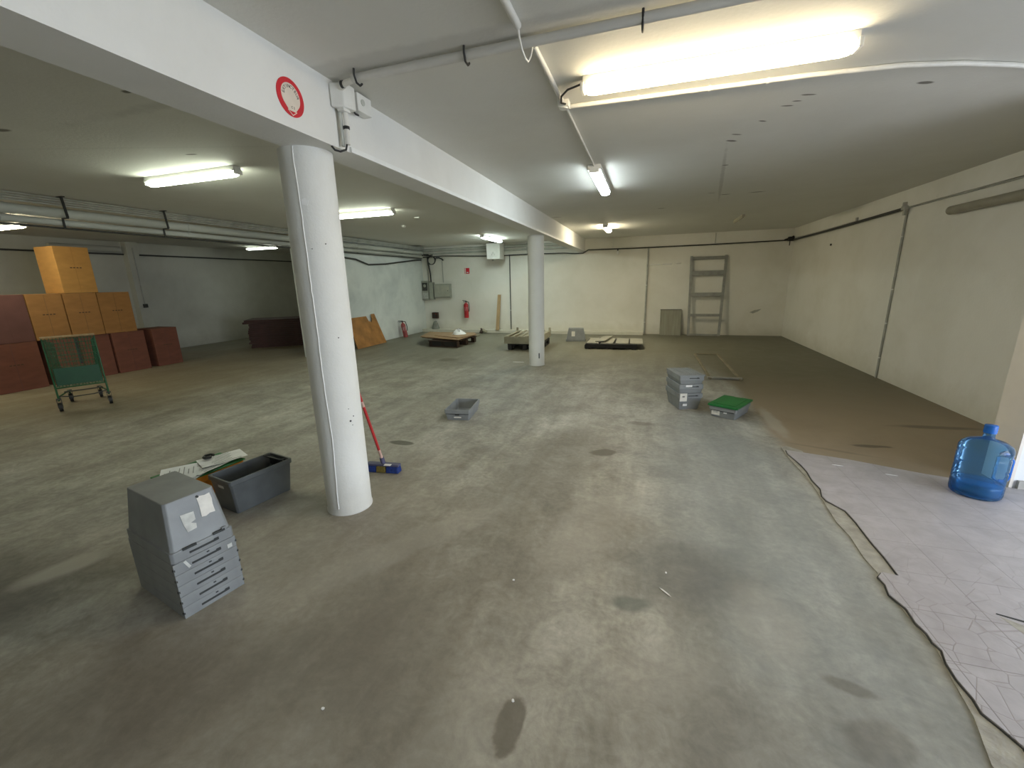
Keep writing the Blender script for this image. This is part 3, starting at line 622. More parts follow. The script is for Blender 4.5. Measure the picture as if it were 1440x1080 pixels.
# plank
o = MB().box((0, 0, .56), (.1, .04, 1.12), M_wood2).build('timber_plank', None, .003, (-4.5, 12.5, .0)); o.rotation_euler = (-.2, .02, 0); o.location = (-4.5, 12.56, .09)
tag(o, 'upright brown timber plank leaning on the back wall', 'plank')
b = MB()
for k in range(6): b.box((random.uniform(-.07, .07), random.uniform(-.05, .05), .03+.015*k), (.1, .08, .05), M_sheetd if k % 2 else M_wood, rot=(random.random(), random.random(), random.random()))
tag(b.build('rubble_pile', None, .004, (-4.93, 12.45, 0)), 'little brown heap of rubble on the floor left of the plank', 'rubble')

# ============================================================ BOARD LEANING LEFT
pl = [(0, 0), (1.24, 0), (1.14, .84), (1.0, .84), (.98, .70), (.9, .62), (.8, .66), (.76, .80), (.0, .80)]
b = MB(); b.prism(pl, 0, .02, M_board)
o = b.build('plywood_board', None, .002)
T = Matrix.Translation((-6.93, 8.8, 0.004)) @ Matrix.Rotation(-math.radians(17), 4, 'Y') @ Matrix(((0, 0, 1, 0), (1, 0, 0, 0), (0, 1, 0, 0), (0, 0, 0, 1)))
o.matrix_world = T
tag(o, 'brown notched plywood board leaning against the left wall', 'board')

# ============================================================ PALLETS
o = thing('wooden_pallet', 'dark pallet under brown sheets, left of the far column', 'pallet', (-4.86, 10.06, 0), math.radians(-4))
for yy in (-.48, 0, .48):
    b = MB(); b.box((0, yy, .012), (.82, .1, .022), M_sheetd); b.build('runner', o)
for xx in (-.36, 0, .36):
    for yy in (-.48, 0, .48):
        b = MB(); b.box((xx, yy, .08), (.1, .12, .11), M_sheetd); b.build('block', o)
b = MB()
b.box((0, -.53, .09), (.8, .02, .12), M_blackp); b.build('front_board', o)
for k in range(7):
    b = MB(); b.box((0, -.5+k*.166, .155), (.84, .12, .022), M_sheetd); b.build('deck_board', o)
b = MB(); b.prism([(-5.72, 9.86), (-4.42, 9.42), (-4.36, 10.5), (-5.3, 10.75), (-6.0, 10.9)], 0, .022, M_sheet); tag(b.build('plywood_sheet', None, .002, (0, 0, .2)), 'large light brown plywood sheet on the left pallet, lower one', 'board')
b = MB(); b.prism([(-5.35, 9.95), (-4.5, 9.62), (-4.3, 10.3), (-4.5, 10.7), (-5.6, 10.65)], 0, .018, M_sheet); tag(b.build('plywood_sheet', None, .002, (0, 0, .2235)), 'smaller brown sheet lying on top of the large one on left pallet', 'board')
b = MB(); b.prism([(-5.7, 9.9), (-5.05, 9.62), (-5.0, 9.8), (-5.6, 10.1)], 0, .02, M_sheetd); tag(b.build('wood_offcut', None, .002, (0, 0, .178)), 'dark offcut sticking out under the sheets on the left pallet', 'board')
b = MB(); b.prism([(-6.3, 11.5), (-5.9, 11.2), (-4.9, 11.1), (-4.9, 11.5)], 0, .03, M_wood); tag(b.build('wooden_board', None, .002, (.1, .3, 0.001)), 'pale board on the floor behind the left pallet', 'board')
b = MB(); b.lathe([(.19, 0), (.17, .035), (.12, .07), (.07, .10), (.03, .135), (0, .14)], M_bag, 14)
bm_ = b.bm
for v in bm_.verts: v.co.x += random.uniform(-.03, .03); v.co.y += random.uniform(-.03, .03); v.co.z *= random.uniform(.75, 1.1)
tag(b.build('plastic_bag', None, 0, (-4.8, 10.3, .243)), 'white crumpled film heaped on the brown sheets', 'plastic film')

o = thing('plastic_pallet', 'black pallet under the slatted wooden pallet behind the far column', 'pallet', (-2.74, 10.0, 0), .05)
b = MB(); b.box((0, 0, .135), (.82, 1.15, .03), M_blackp); b.build('deck', o, .004)
for xx in (-.36, 0, .36):
    b = MB(); b.box((xx, 0, .012), (.09, 1.12, .022), M_blackp); b.build('runner', o)
    for yy in (-.5, 0, .5):
        b = MB(); b.box((xx, yy, .072), (.1, .13, .1), M_blackp); b.build('block', o)
o = thing('wooden_pallet', 'pale slatted wooden pallet on top of a black one, behind far column', 'pallet', (-2.76, 10.02, .151), .05)
for xx in (-.42, 0, .42):
    b = MB(); b.box((xx, 0, .1), (.05, 1.3, .12), M_wood); b.build('stringer', o, .002)
b = MB(); b.box((0, -.64, .1), (.92, .025, .14), M_wood); b.build('front_board', o, .002)
b = MB(); b.box((0, -.64, .02), (.92, .03, .03), M_wood); b.build('bottom_board', o, .002)
for k in range(6):
    b = MB(); b.box((-.4+k*.16, .02, .172), (.065, 1.3, .02), M_wood, rot=(0, 0, -.02)); b.build('deck_slat', o, .002)
for xx in (-.43, .43):
    b = MB(); b.box((xx, .55, .205), (.05, .06, .11), M_wood, rot=(0, 0, .3)); b.build('corner_post', o, .002)

o = thing('plastic_pallet', 'low black pallet on the floor near the back wall, right of column', 'pallet', (-.77, 10.35, 0), .03)
b = MB(); b.box((0, 0, .105), (1.16, .98, .025), M_blackp); b.build('deck', o, .004)
for xx in (-.53, 0, .53):
    b = MB(); b.box((xx, 0, .012), (.1, .96, .022), M_blackp); b.build('runner', o)
    for yy in (-.42, 0, .42):
        b = MB(); b.box((xx, yy, .057), (.13, .13, .07), M_blackp); b.build('block', o)
b = MB(); b.box((0, -.488, .07), (1.14, .01, .07), M_blackp); b.build('side_board', o)
o0 = MB().box((0, 0, 0), (.29, .88, .025), M_slab).build('concrete_slab', None, .004)
slab_pos = [(-1.17, 10.33, .1315, 0, 'grey slab at the left end of the low black pallet'), (-.51, 10.36, .1315, .02, 'grey slab third from the left on the low black pallet'), (-.19, 10.37, .1315, .03, 'grey slab at the right end of the low black pallet'), (-.84, 10.33, .1315, 0, 'grey slab under the raised one on the low black pallet')]
for i, (x, y, z, a, lb) in enumerate(slab_pos):
    c = o0 if i == 0 else o0.copy()
    if i: COL.objects.link(c)
    c.location = (x, y, z); c.rotation_euler = (0, 0, a); tag(c, lb, 'slab', 'slabs on the low pallet')
c = MB().box((0, 0, 0), (.24, .86, .025), M_slab).build('concrete_slab', None, .004); c.location = (-.95, 10.4, .175); c.rotation_euler = (0, -.1, -.12)
tag(c, 'tilted slab propped on the other slabs of the low pallet', 'slab', 'slabs on the low pallet')
c = MB().box((0, 0, 0), (.16, .7, .02), M_greyd).build('wood_spacer', None, .003, (-1.0, 10.36, .154)); tag(c, 'dark strip under the tilted slab', 'spacer')

# shelving upright lying on the floor
o = thing('shelving_frame', 'metal ladder frame lying flat on the floor at the right', 'shelving frame', (1.25, 8.35, 0), 0)
for sx in (-1, 1):
    b = MB(); b.box((sx*.22, 0, .012), (.045, 2.4, .02), M_dust); b.build('upright', o, .003)
for yy in (-1.16,):
    b = MB(); b.box((0, yy, .022), (.5, .05, .03), M_metal); b.build('crossbar', o, .003)
b = MB(); b.box((0, 1.17, .012), (.42, .03, .012), M_dust); b.build('crossbar', o, .003)

# ============================================================ BINS
def bin_mesh(b, L, W, h, m, taper=.86, t=.012, rim=.045, inv=False, ch=.012, inner=None, wall_only=True):
    """open tapered tote, rim at the top; L along x, W along y"""
    hx, hy = L/2-.008, W/2-.008; bx, by = hx*taper, hy*(taper-.02)
    def ring(x, y, z, c=ch):
        return [(x-c, -y, z), (x, -y+c, z), (x, y-c, z), (x-c, y, z), (-x+c, y, z), (-x, y-c, z), (-x, -y+c, z), (-x+c, -y, z)]
    rings = [ring(bx, by, 0), ring(hx, hy, h-rim), ring(hx+.008, hy+.008, h-rim), ring(hx+.008, hy+.008, h), ring(hx-t+.004, hy-t+.004, h), ring(bx-t, by-t, t)]
    vs = [v for r in rings for v in r]; fs = [tuple(range(7, -1, -1)), tuple(range(40, 48))]
    for i in range(5):
        for k in range(8): fs.append((i*8+k, i*8+(k+1) % 8, (i+1)*8+(k+1) % 8, (i+1)*8+k))
    if inv: vs = [(x, y, h-z) for x, y, z in vs]
    b._add(vs, fs, m)
    return b
def rim_ring(b, L, W, z0, z1, m, t=.02, s=1.0):
    hx, hy = L/2*s, W/2*s
    for (cx, cy, dx, dy) in ((hx-t/2, 0, t, W*s), (-hx+t/2, 0, t, W*s), (0, hy-t/2, L*s-2*t, t), (0, -hy+t/2, L*s-2*t, t)):
        b.box((cx, cy, (z0+z1)/2), (dx, dy, z1-z0), m)

# --- front stack of inverted grey bins (long axis -X-ish, short face looking to +X)
ang = math.radians(168.2)
A = Vector((-2.109, 1.153, 0)); eL = Vector((math.cos(ang), math.sin(ang), 0)); eW = Vector((math.cos(math.radians(78.2)), math.sin(math.radians(78.2)), 0))
SL, SW = .50, .285
cen = A+eL*SL/2+eW*SW/2
rzs = math.atan2(-eL.y, -eL.x)   # local +x looks to the labelled end
band = .061
ords = ['bottom', 'second from the bottom', 'third from the bottom', 'fourth from the bottom', 'fifth from the bottom']
def slot_end(o, x, zc, W, slotlen=.13, m=M_greyd):
    b = MB(); b.box((x+.0005, 0, zc), (.004, slotlen, .010), m); b.box((x+.0005, slotlen/2-.008, zc+.003), (.005, .022, .014), m); b.build('handle_slot', o)
proto = None
for k in range(5):
    z = k*band
    if k == 0:
        o = thing('plastic_bin', '', 'bin', cen, rzs)
        b = MB(); rim_ring(b, SL, SW, .0002, band-.0012, M_grey, .022)
        b.box((0, 0, band-.006), (SL-.04, SW-.04, .005), M_grey); b.build('rim', o, .0012)
        slot_end(o, SL/2, band*.45, SW)
        b = MB(); b.box((SL/2, .01, band*.78), (.004, .012, .006), M_greyd); b.build('rivet_hole', o)
        for s in (-1, 1):
            b = MB(); b.box((SL/2-.004, s*(SW/2-.001), band*.5), (.012, .008, .01), M_greyd); b.build('corner_notch', o)
        proto = o
    else: o = copy_tree(proto)
    o.location = cen+Vector((0, 0, z))
    o['label'] = ords[k]+' of the six upside-down grey bins nested in the front stack'
    o['group'] = 'bins of the front stack'
b = MB(); b.box((SL/2+.001, -.085, .035), (.003, .012, .045), M_paper2, rot=(.4, 0, 0)); b.box((SL/2+.001, .11, .02), (.003, .022, .022), M_paper2); b.build('label_scrap', o)
o = thing('plastic_bin', 'upside-down grey bin with torn labels on top of the front stack', 'bin', cen+Vector((0, 0, 5*band)), rzs, 'bins of the front stack')
hh = .60-5*band
b = MB(); bin_mesh(b, SL, SW, hh-.0, M_grey, .84, rim=band-.004, inv=True); b.build('body', o, .005)
slot_end(o, SL/2, band*.45, SW)
b = MB(); b.box((SL/2+.001, -.06, band-.004), (.006, .06, .012), M_greyd); b.box((SL/2+.001, .075, band+.002), (.006, .055, .012), M_greyd); b.box((SL/2, .1, band), (.006, .02, .03), M_grey); b.build('latch_gap', o)
# end face plane: from (SL/2-.008, band) to (.76*.., hh)
x0, x1 = SL/2-.008, (SL/2-.008)*.84; tl = math.atan2(x0-x1, hh-band)
def end_label(name, y, z, w_, h_, m, pts=None):
    f = (z-band)/(hh-band); x = x0+(x1-x0)*f
    T = Matrix.Translation((x+.0012, y, z)) @ Matrix.Rotation(-tl, 4, 'Y') @ Matrix(((0, 0, 1, 0), (1, 0, 0, 0), (0, 1, 0, 0), (0, 0, 0, 1)))
    b = MB(); pts = pts or [(-.5, -.5), (-.2, -.54), (.1, -.47), (.5, -.5), (.47, -.1), (.52, .2), (.46, .5), (.1, .47), (-.3, .52), (-.5, .47), (-.46, .1)]
    b.prism([(p[0]*w_, p[1]*h_) for p in pts], 0, .0015, m, T); return b.build(name, o)
lb = end_label('torn_label', .057, hh-.075, .062, .105, M_paper); lb['label'] = 'torn cream paper label'
lb = end_label('faded_label', -.03, hh-.125, .058, .095, M_paper2, [(-.5, .5), (.5, .45), (.48, .0), (.1, -.08), (.45, -.2), (.4, -.45), (-.3, -.5), (-.45, 0)])
lb['label'] = 'faded grey sticker remains'
b = MB(); b.cyl(((SL/2-.008)*.85, .03, hh-.02), ((SL/2-.008)*.85+.008, .03, hh-.02), .006, M_greyd); b.build('rivet_hole', o)


# --- charcoal open bin beside it
o = thing('plastic_bin', 'open empty charcoal bin left of the near column', 'bin', (-2.83, 2.205, 0), math.radians(79))
b = MB(); bin_mesh(b, .48, .29, .265, M_grey2, .90, rim=.035); b.build('body', o, .004)
b = MB(); b.tube([(.21, -.1, .262), (.16, -.1, .27), (.16, .1, .27), (.21, .1, .262)], .006, M_dark, 6); b.box((.2, 0, .22), (.01, .18, .06), M_dark); b.build('grip', o)
b = MB(); b.box((-.228, 0, .20), (.004, .07, .02), M_paper2); b.build('label_holder', o)
# --- orange bin with green lid and papers
o = thing('plastic_bin', 'orange bin under a green lid and papers, beside the charcoal bin', 'bin', (-3.37, 2.19, 0), math.radians(83))
b = MB(); bin_mesh(b, .50, .34, .185, M_orange, .9, rim=.05); b.build('body', o, .004)
b = MB(); b.prism([(-.26, -.175), (.26, -.175), (.26, .175), (-.26, .175)], .186, .196, M_green); b.build('lid', o, .004)
random.seed(12)
labs = ['white printed sheet lying across the green lid, left end', 'white printed sheet in the middle of the green lid', 'white printed sheet hanging over the far corner of the green lid', 'curled white sheet at the camera end of the green lid']
for k, (dx, dy, a, zz) in enumerate([(-.10, -.05, .45, .198), (.04, -.045, .1, .206), (.16, -.035, -.35, .214), (-.17, -.03, 1.0, .222)]):
    c, s_ = math.cos(math.radians(85)), math.sin(math.radians(85))
    X = -3.37+dx*c-dy*s_; Yy = 2.19+dx*s_+dy*c
    b = MB(); n = 9; vs = []; fs = []
    for i in range(n):
        for j in range(n):
            x = (i/(n-1)-.5)*.32; y = (j/(n-1)-.5)*.23
            vs.append((x, y, .006*abs(math.sin(9*x+k*2+4*y))*abs(x)/.15+.0004))
    m0 = len(vs)
    for i in range(n-1):
        for j in range(n-1): fs.append((i*n+j, (i+1)*n+j, (i+1)*n+j+1, i*n+j+1))
    b._add(vs, fs, M_bag)
    for r in range(7):
        b.box((random.uniform(-.02, .02), -.095+r*.03, .0072), (random.uniform(.1, .2), .005, .0006), M_print)
    tag(b.build('paper_sheet', None, 0, (X, Yy, zz)), labs[k], 'paper', 'papers on the orange bin').rotation_euler = (0, 0, math.radians(85)+a)
b = MB(); b.tube([(0, 0, 0), (.03, .02, .01), (.05, 0, .012), (.03, -.03, .012), (0, -.02, .01), (-.02, .01, .012), (.02, .03, .02), (.05, .03, .018)], .011, M_dark, 8)
tag(b.build('black_strap', None, 0, (-3.44, 2.30, .2245)), 'small black strap bundled on top of the papers', 'strap')

# --- small low crate in the middle
o = thing('plastic_bin', 'small low grey crate alone in the middle of the floor', 'bin', (-2.11, 4.53, 0), math.radians(98))
b = MB(); bin_mesh(b, .50, .315, .135, M_grey, .93, rim=.05); b.build('body', o, .003)
b = MB(); b.box((-.232, .0, .045), (.004, .09, .028), M_paper, rot=(0, 0, 0)); b.build('label', o)
b = MB(); b.box((-.244, 0, .083), (.012, .28, .007), M_greyd); b.box((-.2455, 0, .078), (.008, .05, .02), M_greyd); b.build('rim_shadow_gap', o)
# --- far stack of upright nested bins with closed top
fs_c = Vector((.505, 5.56, 0)); frz = math.radians(-73)   # local +x looks towards camera
def far_bin(name, label, z, h, taper, last=False, lab=None):
    o = thing(name, label, 'bin', fs_c+Vector((0, 0, z)), frz, 'bins of the stack by the brown floor')
    b = MB(); bin_mesh(b, .46, .30, h, M_grey, taper, rim=.06); b.build('body', o, .003)
    b = MB(); b.box((.2315, .03, h-.03), (.004, .12, .009), M_greyd); b.box((.2315, .07, h-.028), (.006, .02, .014), M_greyd); b.build('handle_slot', o)
    return o
o = far_bin('plastic_bin', 'lowest grey bin of the stack beside the green lidded bin', 0, .215, .84)
b = MB(); b.box((.238, -.09, .17), (.003, .085, .10), M_paper, rot=(0, -.0, 0))
b.box((.2395, -.09, .18), (.002, .03, .02), M_print); b.build('label', o)
b = MB(); b.box((.222, -.06, .07), (.003, .05, .03), M_bag, rot=(0, .15, .0)); b.build('sticker', o)
o = far_bin('plastic_bin', 'middle grey bin of the stack beside the green lidded bin', .2155, .115, .97)
b = MB(); b.box((.2325, -.03, .095), (.003, .075, .022), M_bag); b.build('label', o)
o = far_bin('plastic_bin', 'top grey bin with closed lid, stack beside the green lidded bin', .331, .105, .97)
b = MB(); b.box((0, 0, .108), (.47, .31, .01), M_grey)
for yy in (-.1, -.05, 0, .05, .1): b.box((0, yy, .115), (.42, .012, .006), M_grey)
b.build('lid', o, .003)
# --- green lidded low bin
o = thing('plastic_bin', 'low grey bin with bright green lid on the floor', 'bin', (1.01, 5.31, 0), math.radians(-119))
b = MB(); bin_mesh(b, .47, .31, .13, M_grey, .93, rim=.045); b.build('body', o, .003)
b = MB(); b.prism([(-.25, -.165), (.25, -.165), (.25, .165), (-.25, .165), (-.25, .05), (-.235, .03), (-.235, -.03), (-.25, -.05)], .131, .156, M_green); b.build('lid', o, .005)
b = MB(); b.box((0, 0, .158), (.4, .24, .004), M_green); b.build('lid_panel', o, .002)
b = MB(); b.box((.228, -.075, .075), (.004, .09, .095), M_paper); b.box((.2305, -.075, .08), (.002, .05, .05), M_paper2); b.build('label', o)
b = MB(); b.box((.228, .03, .07), (.003, .035, .02), M_bag); b.build('sticker', o)
b = MB(); b.box((.2365, 0, .083), (.004, .25, .006), M_greyd); b.build('rim_shadow_gap', o)
# --- upside-down bin at back wall
o = thing('plastic_bin', 'upside-down grey bin on the floor before the back wall', 'bin', (-1.77, 11.2, 0), math.radians(8))
b = MB(); bin_mesh(b, .52, .34, .34, M_grey, .78, rim=.06, inv=True); b.build('body', o, .004)
b = MB(); b.box((-.07, -.143, .2), (.09, .004, .13), M_paper, rot=(-.1, 0, 0)); b.build('label', o)

# ============================================================ BROOM
foot = Vector((-2.125, 2.87, .0)); top = Vector((-2.25, 2.615, 1.32)); base = Vector((-2.125, 2.87, .085)); dirv = (top-base).normalized()
o = thing('broom', 'red handled push broom with blue bristles leaning on the near column', 'broom', foot, 0)
L = (top-base).length; Rel = lambda t: base-foot+dirv*t
segs = [(0, .13, M_pink, 'worn_section'), (.13, .55, M_redh, None), (.55, .60, M_pink, None), (.60, .80, M_redh, None), (.80, .84, M_bag, None), (.84, L, M_redh, None)]
b = MB()
for a, c, m, nm in segs: b.cyl(Rel(a), Rel(c), .012, m, 10)
b.build('handle', o)
b = MB(); b.box((0.0, 0, .068), (.30, .055, .022), M_bhead, rot=(0, 0, .12)); b.build('brush_head', o, .006)
b = MB(); b.cyl((0, 0, .07), Rel(.05), .02, M_bhead, 10); b.build('handle_socket', o)
b = MB(); b.box((.06, -.0275, .08), (.06, .03, .004), M_bag, rot=(0, 0, .12)); b.build('label', o)
for (xa, xb, m) in ((-.15, -.06, M_blue), (-.06, .03, M_yell), (.03, .15, M_blue)):
    b = MB(); c_, s_ = math.cos(.12), math.sin(.12); xm = (xa+xb)/2
    b.box((xm*c_, xm*s_, .029), (xb-xa, .075, .057), m, rot=(0, 0, .12), taper=.9); b.build('bristles', o, .008)

# ============================================================ WATER BOTTLE
o = thing('water_jug', 'large translucent blue water jug on tiles near the entrance wall', 'water bottle', (2.36, 3.66, .0142), 0)
prof = [(0, .012), (.08, .004), (.125, 0), (.136, .012), (.139, .03), (.139, .09), (.134, .1), (.139, .11), (.139, .2), (.1345, .21), (.139, .22), (.139, .3), (.134, .31), (.139, .32), (.138, .36), (.128, .385), (.095, .41), (.05, .425), (.032, .432), (.03, .45), (.03, .50), (.033, .502), (.033, .515)]
n = 48; b = MB()
inn = [(max(r-.003, 0), z+.002) for r, z in prof]
def jug(prof, m, b):
    vs = []; fs = []
    for (r, z) in prof:
        for k in range(n):
            a = 2*PI*k/n; rr = r
            # handle recess pressed into the +X side
            d = abs(((a-math.radians(-12)+PI) % (2*PI))-PI)
            if d < .55 and .10 < z < .33 and r > .1: rr = r-.075*(1-(d/.55)**2)*min(1, (z-.10)/.03)*min(1, (.33-z)/.03)
            vs.append((rr*math.cos(a), rr*math.sin(a), z))
    for i in range(len(prof)-1):
        for k in range(n): fs.append((i*n+k, i*n+(k+1) % n, (i+1)*n+(k+1) % n, (i+1)*n+k))
    b._add(vs, fs, m, None, True)
full = []
for i in range(len(prof)-1):
    (r0, z0), (r1, z1) = prof[i], prof[i+1]; st = max(1, int(abs(z1-z0)/.012))
    for k in range(st): full.append((r0+(r1-r0)*k/st, z0+(z1-z0)*k/st))
full.append(prof[-1])
jug(full, M_bottle, b); b.build('body', o, 0, weld=True)
b = MB(); wp = [(0, .016), (.12, .016), (.133, .03), (.133, .085), (.129, .1), (.12, .104), (0, .104)]
b.lathe(wp, M_water, 40); b.build('water', o, weld=True)
a = math.radians(-12); hd = Vector((math.cos(a), math.sin(a), 0))
b = MB(); b.tube([hd*.105+Vector((0, 0, .12)), hd*.135+Vector((0, 0, .125)), hd*.145+Vector((0, 0, .16)), hd*.145+Vector((0, 0, .28)), hd*.13+Vector((0, 0, .315)), hd*.1+Vector((0, 0, .325))], .013, M_blueh, 10); b.build('handle', o)
b = MB(); b.lathe([(.0345, .47), (.0345, .52), (.033, .526), (0, .526)], M_blueh, 24); b.build('cap', o)

# ============================================================ SHOPPING TROLLEY
# local frame: y across (width .5), x towards the camera side; front plane x=0
rz = math.atan2(-.23, .44)   # outward normal of the visible end
o = thing('shopping_trolley', 'green wire shopping trolley standing in front of the cardboard boxes', 'shopping trolley', (-7.485, 3.57, 0), rz)
Wd = .25
def wire(b, pts, r=.004, m=M_green2): b.tube(pts, r, m, 6)
# visible end gate
b = MB()
for k in range(16):
    y = -Wd+.5*k/15; wire(b, [(0, y*.97, .33), (0, y, 1.0)], .004)
for k in range(13): z = .34+.053*k; wire(b, [(0, -Wd, z), (0, Wd, z)], .004)
b.build('end_gate', o)
b = MB(); b.tube([(0, -Wd, 0.14), (0, -Wd, 1.0), (0, Wd, 1.0), (0, Wd, .14)], .011, M_green2, 8); b.tube([(0, -Wd, .32), (0, Wd, .32)], .01, M_green2, 8); b.build('end_frame', o)
b = MB(); b.tube([(.02, -Wd-.01, 1.01), (.02, Wd+.01, 1.01)], .015, M_wood2, 10); b.build('push_handle', o)
b = MB(); b.box((.006, 0, .47), (.01, .45, .24), M_green3); b.build('advert_panel', o, .004)
b = MB(); b.box((-.03, .06, .80), (.006, .03, .36), M_dgrey); b.build('divider', o)
# basket sides & base, narrowing away
for s in (-1, 1):
    b = MB()
    for k in range(14):
        t = k/13; x = -.72*t; yb = s*(Wd-.05*t)
        wire(b, [(x, yb*.9, .34+.10*t), (x, yb, .98-.10*t)], .003)
    for j in range(6):
        f = j/5; wire(b, [(0, s*Wd*(.9+.1*f), .34+.64*f), (-.72, s*(Wd-.05)*(.9+.1*f), .44+.44*f)], .0035)
    b.build('basket_side', o)
b = MB()
for k in range(10): y = -Wd*.9+.45*k/9; wire(b, [(0, y, .34), (-.72, y*.8, .44)], .003)
for k in range(8): t = k/7; wire(b, [(-.72*t, -Wd*.9+.045*t, .34+.10*t), (-.72*t, Wd*.9-.045*t, .34+.10*t)], .003)
b.build('basket_floor', o)
b = MB()
for k in range(8): y = -.2+.4*k/7; wire(b, [(-.72, y*.9, .48), (-.72, y, .88)], .003)
for k in range(5): z = .5+.09*k; wire(b, [(-.72, -.19, z), (-.72, .19, z)], .003)
b.build('basket_front', o)
b = MB()
for s in (-1, 1): b.tube([(0, s*Wd, .16), (-.1, s*(Wd-.01), .19), (-.6, s*.17, .17), (-.66, s*.16, .12)], .011, M_green2, 8)
b.tube([(-.05, -Wd, .2), (-.05, -.1, .17), (-.05, .1, .17), (-.05, Wd, .2)], .008, M_dgrey, 8); b.tube([(-.35, -.2, .2), (-.35, .2, .2)], .009, M_dgrey, 8)
b.build('chassis', o)
for (x, y) in ((0, -Wd), (0, Wd), (-.64, -.16), (-.64, .16)):
    w_ = MB(); w_.cyl((x, y-.018, .06), (x, y+.018, .06), .06, M_dark, 18); wo = w_.build('wheel', o)
    f = MB(); f.box((x, y-.022, .11), (.045, .004, .13), M_dgrey); f.box((x, y+.022, .11), (.045, .004, .13), M_dgrey); f.box((x, y, .17), (.05, .05, .015), M_dgrey); f.build('caster_fork', wo)

# ============================================================ CARTONS
def carton(label, y0, y1, z0, z1, m, x1=-9.85, dep=.56, prints=True, group='cardboard boxes by the far left wall'):
    o = thing('cardboard_box', label, 'box', (x1-dep/2, (y0+y1)/2, z0), 0, group); W = y1-y0; h = z1-z0
    b = MB(); b.box((0, 0, h/2), (dep, W, h), m); b.build('carton', o, .006)
    b = MB(); b.box((0, 0, h+.0005), (dep*.98, .05, .002), M_tape); b.box((dep/2+.0008, 0, h*.5), (.0015, .006, h*.96), M_tape if m is M_card_dim else M_cardx if m is not M_card else mat('seam_brown', (.42, .215, .058), .8)); b.build('tape', o)
    b = MB()
    if prints:
        for k in range(4): b.box((dep/2+.002, -.08+k*.045+.02, h*.55), (.0015, .03, .018), mat('faded_ink', (.10, .055, .03), .9))
        b.build('printed_mark', o)
    return o
t = .004
carton('bottom row box at the left edge of the picture', 3.62, 4.28, 0, .79, M_cardd)
carton('bottom row box behind the left half of the green trolley', 4.36, 4.82, 0, .79, M_cardd, prints=False)
carton('bottom row box behind the right half of the green trolley', 4.84, 5.31, 0, .79, M_cardd, -9.87, prints=False)
carton('bottom row box immediately right of the green trolley', 5.34, 5.90, 0, .79, M_cardd)
carton('separate bottom row box at the right end of the pile', 6.05, 6.55, 0, .79, M_cardd, -9.86)
carton('purplish brown middle row box at the left picture edge', 3.75, 4.28, .793, 1.565, M_cardx, prints=False)
carton('middle row box left of the one carrying the top box', 4.29, 4.76, .793, 1.565, M_card_dim)
carton('middle row box directly below the single top box', 4.775, 5.26, .793, 1.565, M_card_dim)
carton('middle row box at the right end with clear wall behind', 5.275, 5.81, .793, 1.565, M_card_dim, -9.87)
carton('single bright box alone on top of the pile', 4.81, 5.31, 1.568, 2.37, M_card, -9.85, .52)

# ============================================================ STACK OF DARK PANELS
random.seed(5)
pa = math.radians(35.5); names = ['lowest', 'second lowest', 'third lowest', 'fourth lowest', 'fifth lowest', 'sixth from the floor', 'seventh from the floor', 'seventh from the top', 'sixth from the top', 'fifth from the top', 'fourth from the top', 'third from the top', 'second from the top', 'topmost']
p0 = MB().box((1.0, .45, .0245), (2.0, .9, .049), M_panel).build('laminate_panel', None, .003)
for k in range(14):
    c = p0 if k == 0 else p0.copy()
    if k: COL.objects.link(c)
    dx = random.uniform(-.03, .03)-(.10 if k >= 12 else 0)
    c.location = (-10.06+dx*math.cos(pa), 8.45+dx*math.sin(pa)+random.uniform(-.015, .015), .001+k*.0535)
    c.rotation_euler = (0, 0, pa+random.uniform(-.01, .01))
    tag(c, names[k]+' dark maroon panel in the stack left of the near column', 'panel', 'dark panels stacked on the floor')

# ============================================================ ROUND SIGN ON BEAM
o = thing('extinguisher_sign', 'round red and cream fire extinguisher sign on the near beam', 'sign', (-1.7898, 1.97, 2.535))
def to_wall(): return Matrix(((0, 0, 1, 0), (1, 0, 0, 0), (0, 1, 0, 0), (0, 0, 0, 1)))
TW = to_wall(); R0 = .088
b = MB(); b.prism([(R0*math.cos(2*PI*k/48), R0*math.sin(2*PI*k/48)) for k in range(48)], 0, .003, M_sred, TW); b.build('red_disc', o)
ri = .061; pp = [(ri*math.cos(math.radians(a)), ri*math.sin(math.radians(a))+.004) for a in range(-38, 219, 6)]+[(-.022, -.062), (.022, -.062)]
b = MB(); b.prism(pp, .003, .0038, M_sign, TW); b.build('cream_field', o)
b = MB(); b.prism([(-.03, -.062), (-.025, -.062), (0, -.079), (.025, -.062), (.03, -.062), (0, -.084)], .003, .0042, M_sign, TW); b.prism([(-.03, -.060), (.03, -.060), (.03, -.063), (-.03, -.063)], .0036, .0044, M_sign, TW); b.build('arrow_outline', o)
def text_mesh(txt, size):
    cu = bpy.data.curves.new('t', 'FONT'); cu.body = txt; cu.size = size; cu.align_x = 'CENTER'; cu.extrude = .0004
    ob = bpy.data.objects.new('t', cu); COL.objects.link(ob)
    dg = bpy.context.evaluated_depsgraph_get(); me = bpy.data.meshes.new_from_object(ob.evaluated_get(dg))
    bpy.data.objects.remove(ob); return me
M_ink = mat('sign_ink', (.06, .055, .05), .7)
tm = bmesh.new(); word = 'EXTINCTEUR'
for i, ch in enumerate(word):
    me = text_mesh(ch, .021); a = math.radians(90+78-156*i/(len(word)-1)); t2 = bmesh.new(); t2.from_mesh(me)
    Tm = TW @ Matrix.Translation((.041*math.cos(a), .041*math.sin(a)+.002, .0044)) @ Matrix.Rotation(a-PI/2, 4, 'Z')
    bmesh.ops.transform(t2, matrix=Tm, verts=t2.verts); me2 = bpy.data.meshes.new('x'); t2.to_mesh(me2); tm.from_mesh(me2); t2.free()
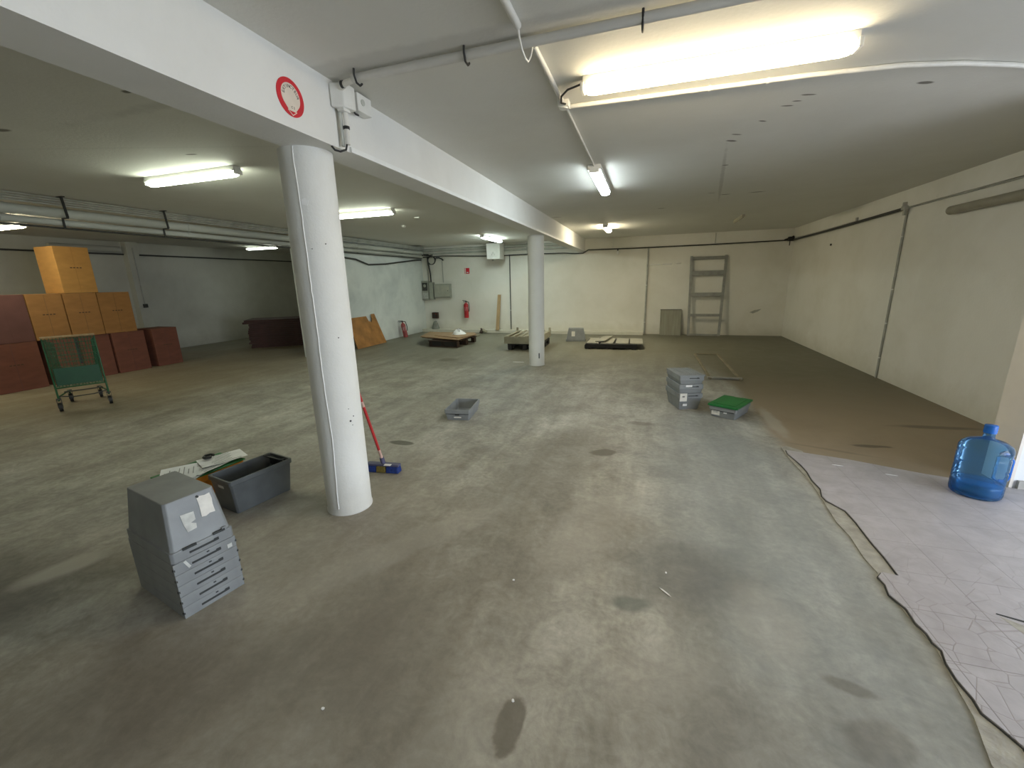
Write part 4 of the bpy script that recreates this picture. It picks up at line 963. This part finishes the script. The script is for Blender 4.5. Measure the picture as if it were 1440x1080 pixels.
me = text_mesh('C 2', .016); t2 = bmesh.new(); t2.from_mesh(me); bmesh.ops.transform(t2, matrix=TW @ Matrix.Translation((.006, -.05, .0044)), verts=t2.verts); me2 = bpy.data.meshes.new('x'); t2.to_mesh(me2); tm.from_mesh(me2)
mf = bpy.data.meshes.new('lettering'); tm.to_mesh(mf); mf.materials.append(M_ink); lo_ = bpy.data.objects.new('lettering', mf); COL.objects.link(lo_); lo_.parent = o

# ============================================================ SMALL BITS
b = MB(); b.cyl((0, 0, 0), (0, 0, -.02), .05, M_white, 20); b.lathe([(.045, -.02), (.035, -.045), (0, -.05)], M_white, 20); tag(b.build('smoke_detector', None, 0, (-4.75, 7.85, H)), 'small white ceiling detector right of the near column top', 'smoke detector')
b = MB(); b.box((0, 0, -.012), (.1, .03, .02), M_white); tag(b.build('ceiling_clip', None, 0, (-3.95, 7.0, H)), 'small white clip on the left bay ceiling beyond the tube light', 'clip')
b = MB(); b.prism([(-.12, 0), (-.05, -.02), (.12, .01), (.1, .03), (-.06, .02)], 0, .003, M_bag); tag(b.build('paper_scrap', None, 0, (-2.42, 7.95, .001)), 'white paper scrap on the floor left of the far column', 'paper')
random.seed(21)
bits = [(-.62, 1.87, 'a white crumb on concrete left of centre'), (.18, 2.16, 'white flake in the dark stain'), (.17, 2.0, 'long white splinter in the dark stain'), (-.42, 1.22, 'tiny crumb at the tip of the long brown stain'), (1.62, 3.95, 'thin pale scrap on the tiles near the joint'), (1.95, 3.85, 'thin pale strip on tiles in front of the jug'), (-1.12, .98, 'pale flake on the floor near the bottom left')]
for k, (x, y, lb) in enumerate(bits):
    b = MB(); a = random.uniform(0, 3); l = .007 if k not in (2, 4, 5) else .04
    b.prism([(l*math.cos(t_)*(1 if k not in (2, 4, 5) else 1), (l if k not in (2, 4, 5) else .006)*math.sin(t_)*random.uniform(.6, 1)) for t_ in [i*PI/3 for i in range(6)]], 0, .003, M_bag)
    ob = b.build('paint_flake', None, 0, (x, y, .015 if x > 1.4 else .001)); ob.rotation_euler = (0, 0, a if k not in (4, 5) else -.15); tag(ob, lb, 'debris', 'debris on the floor')
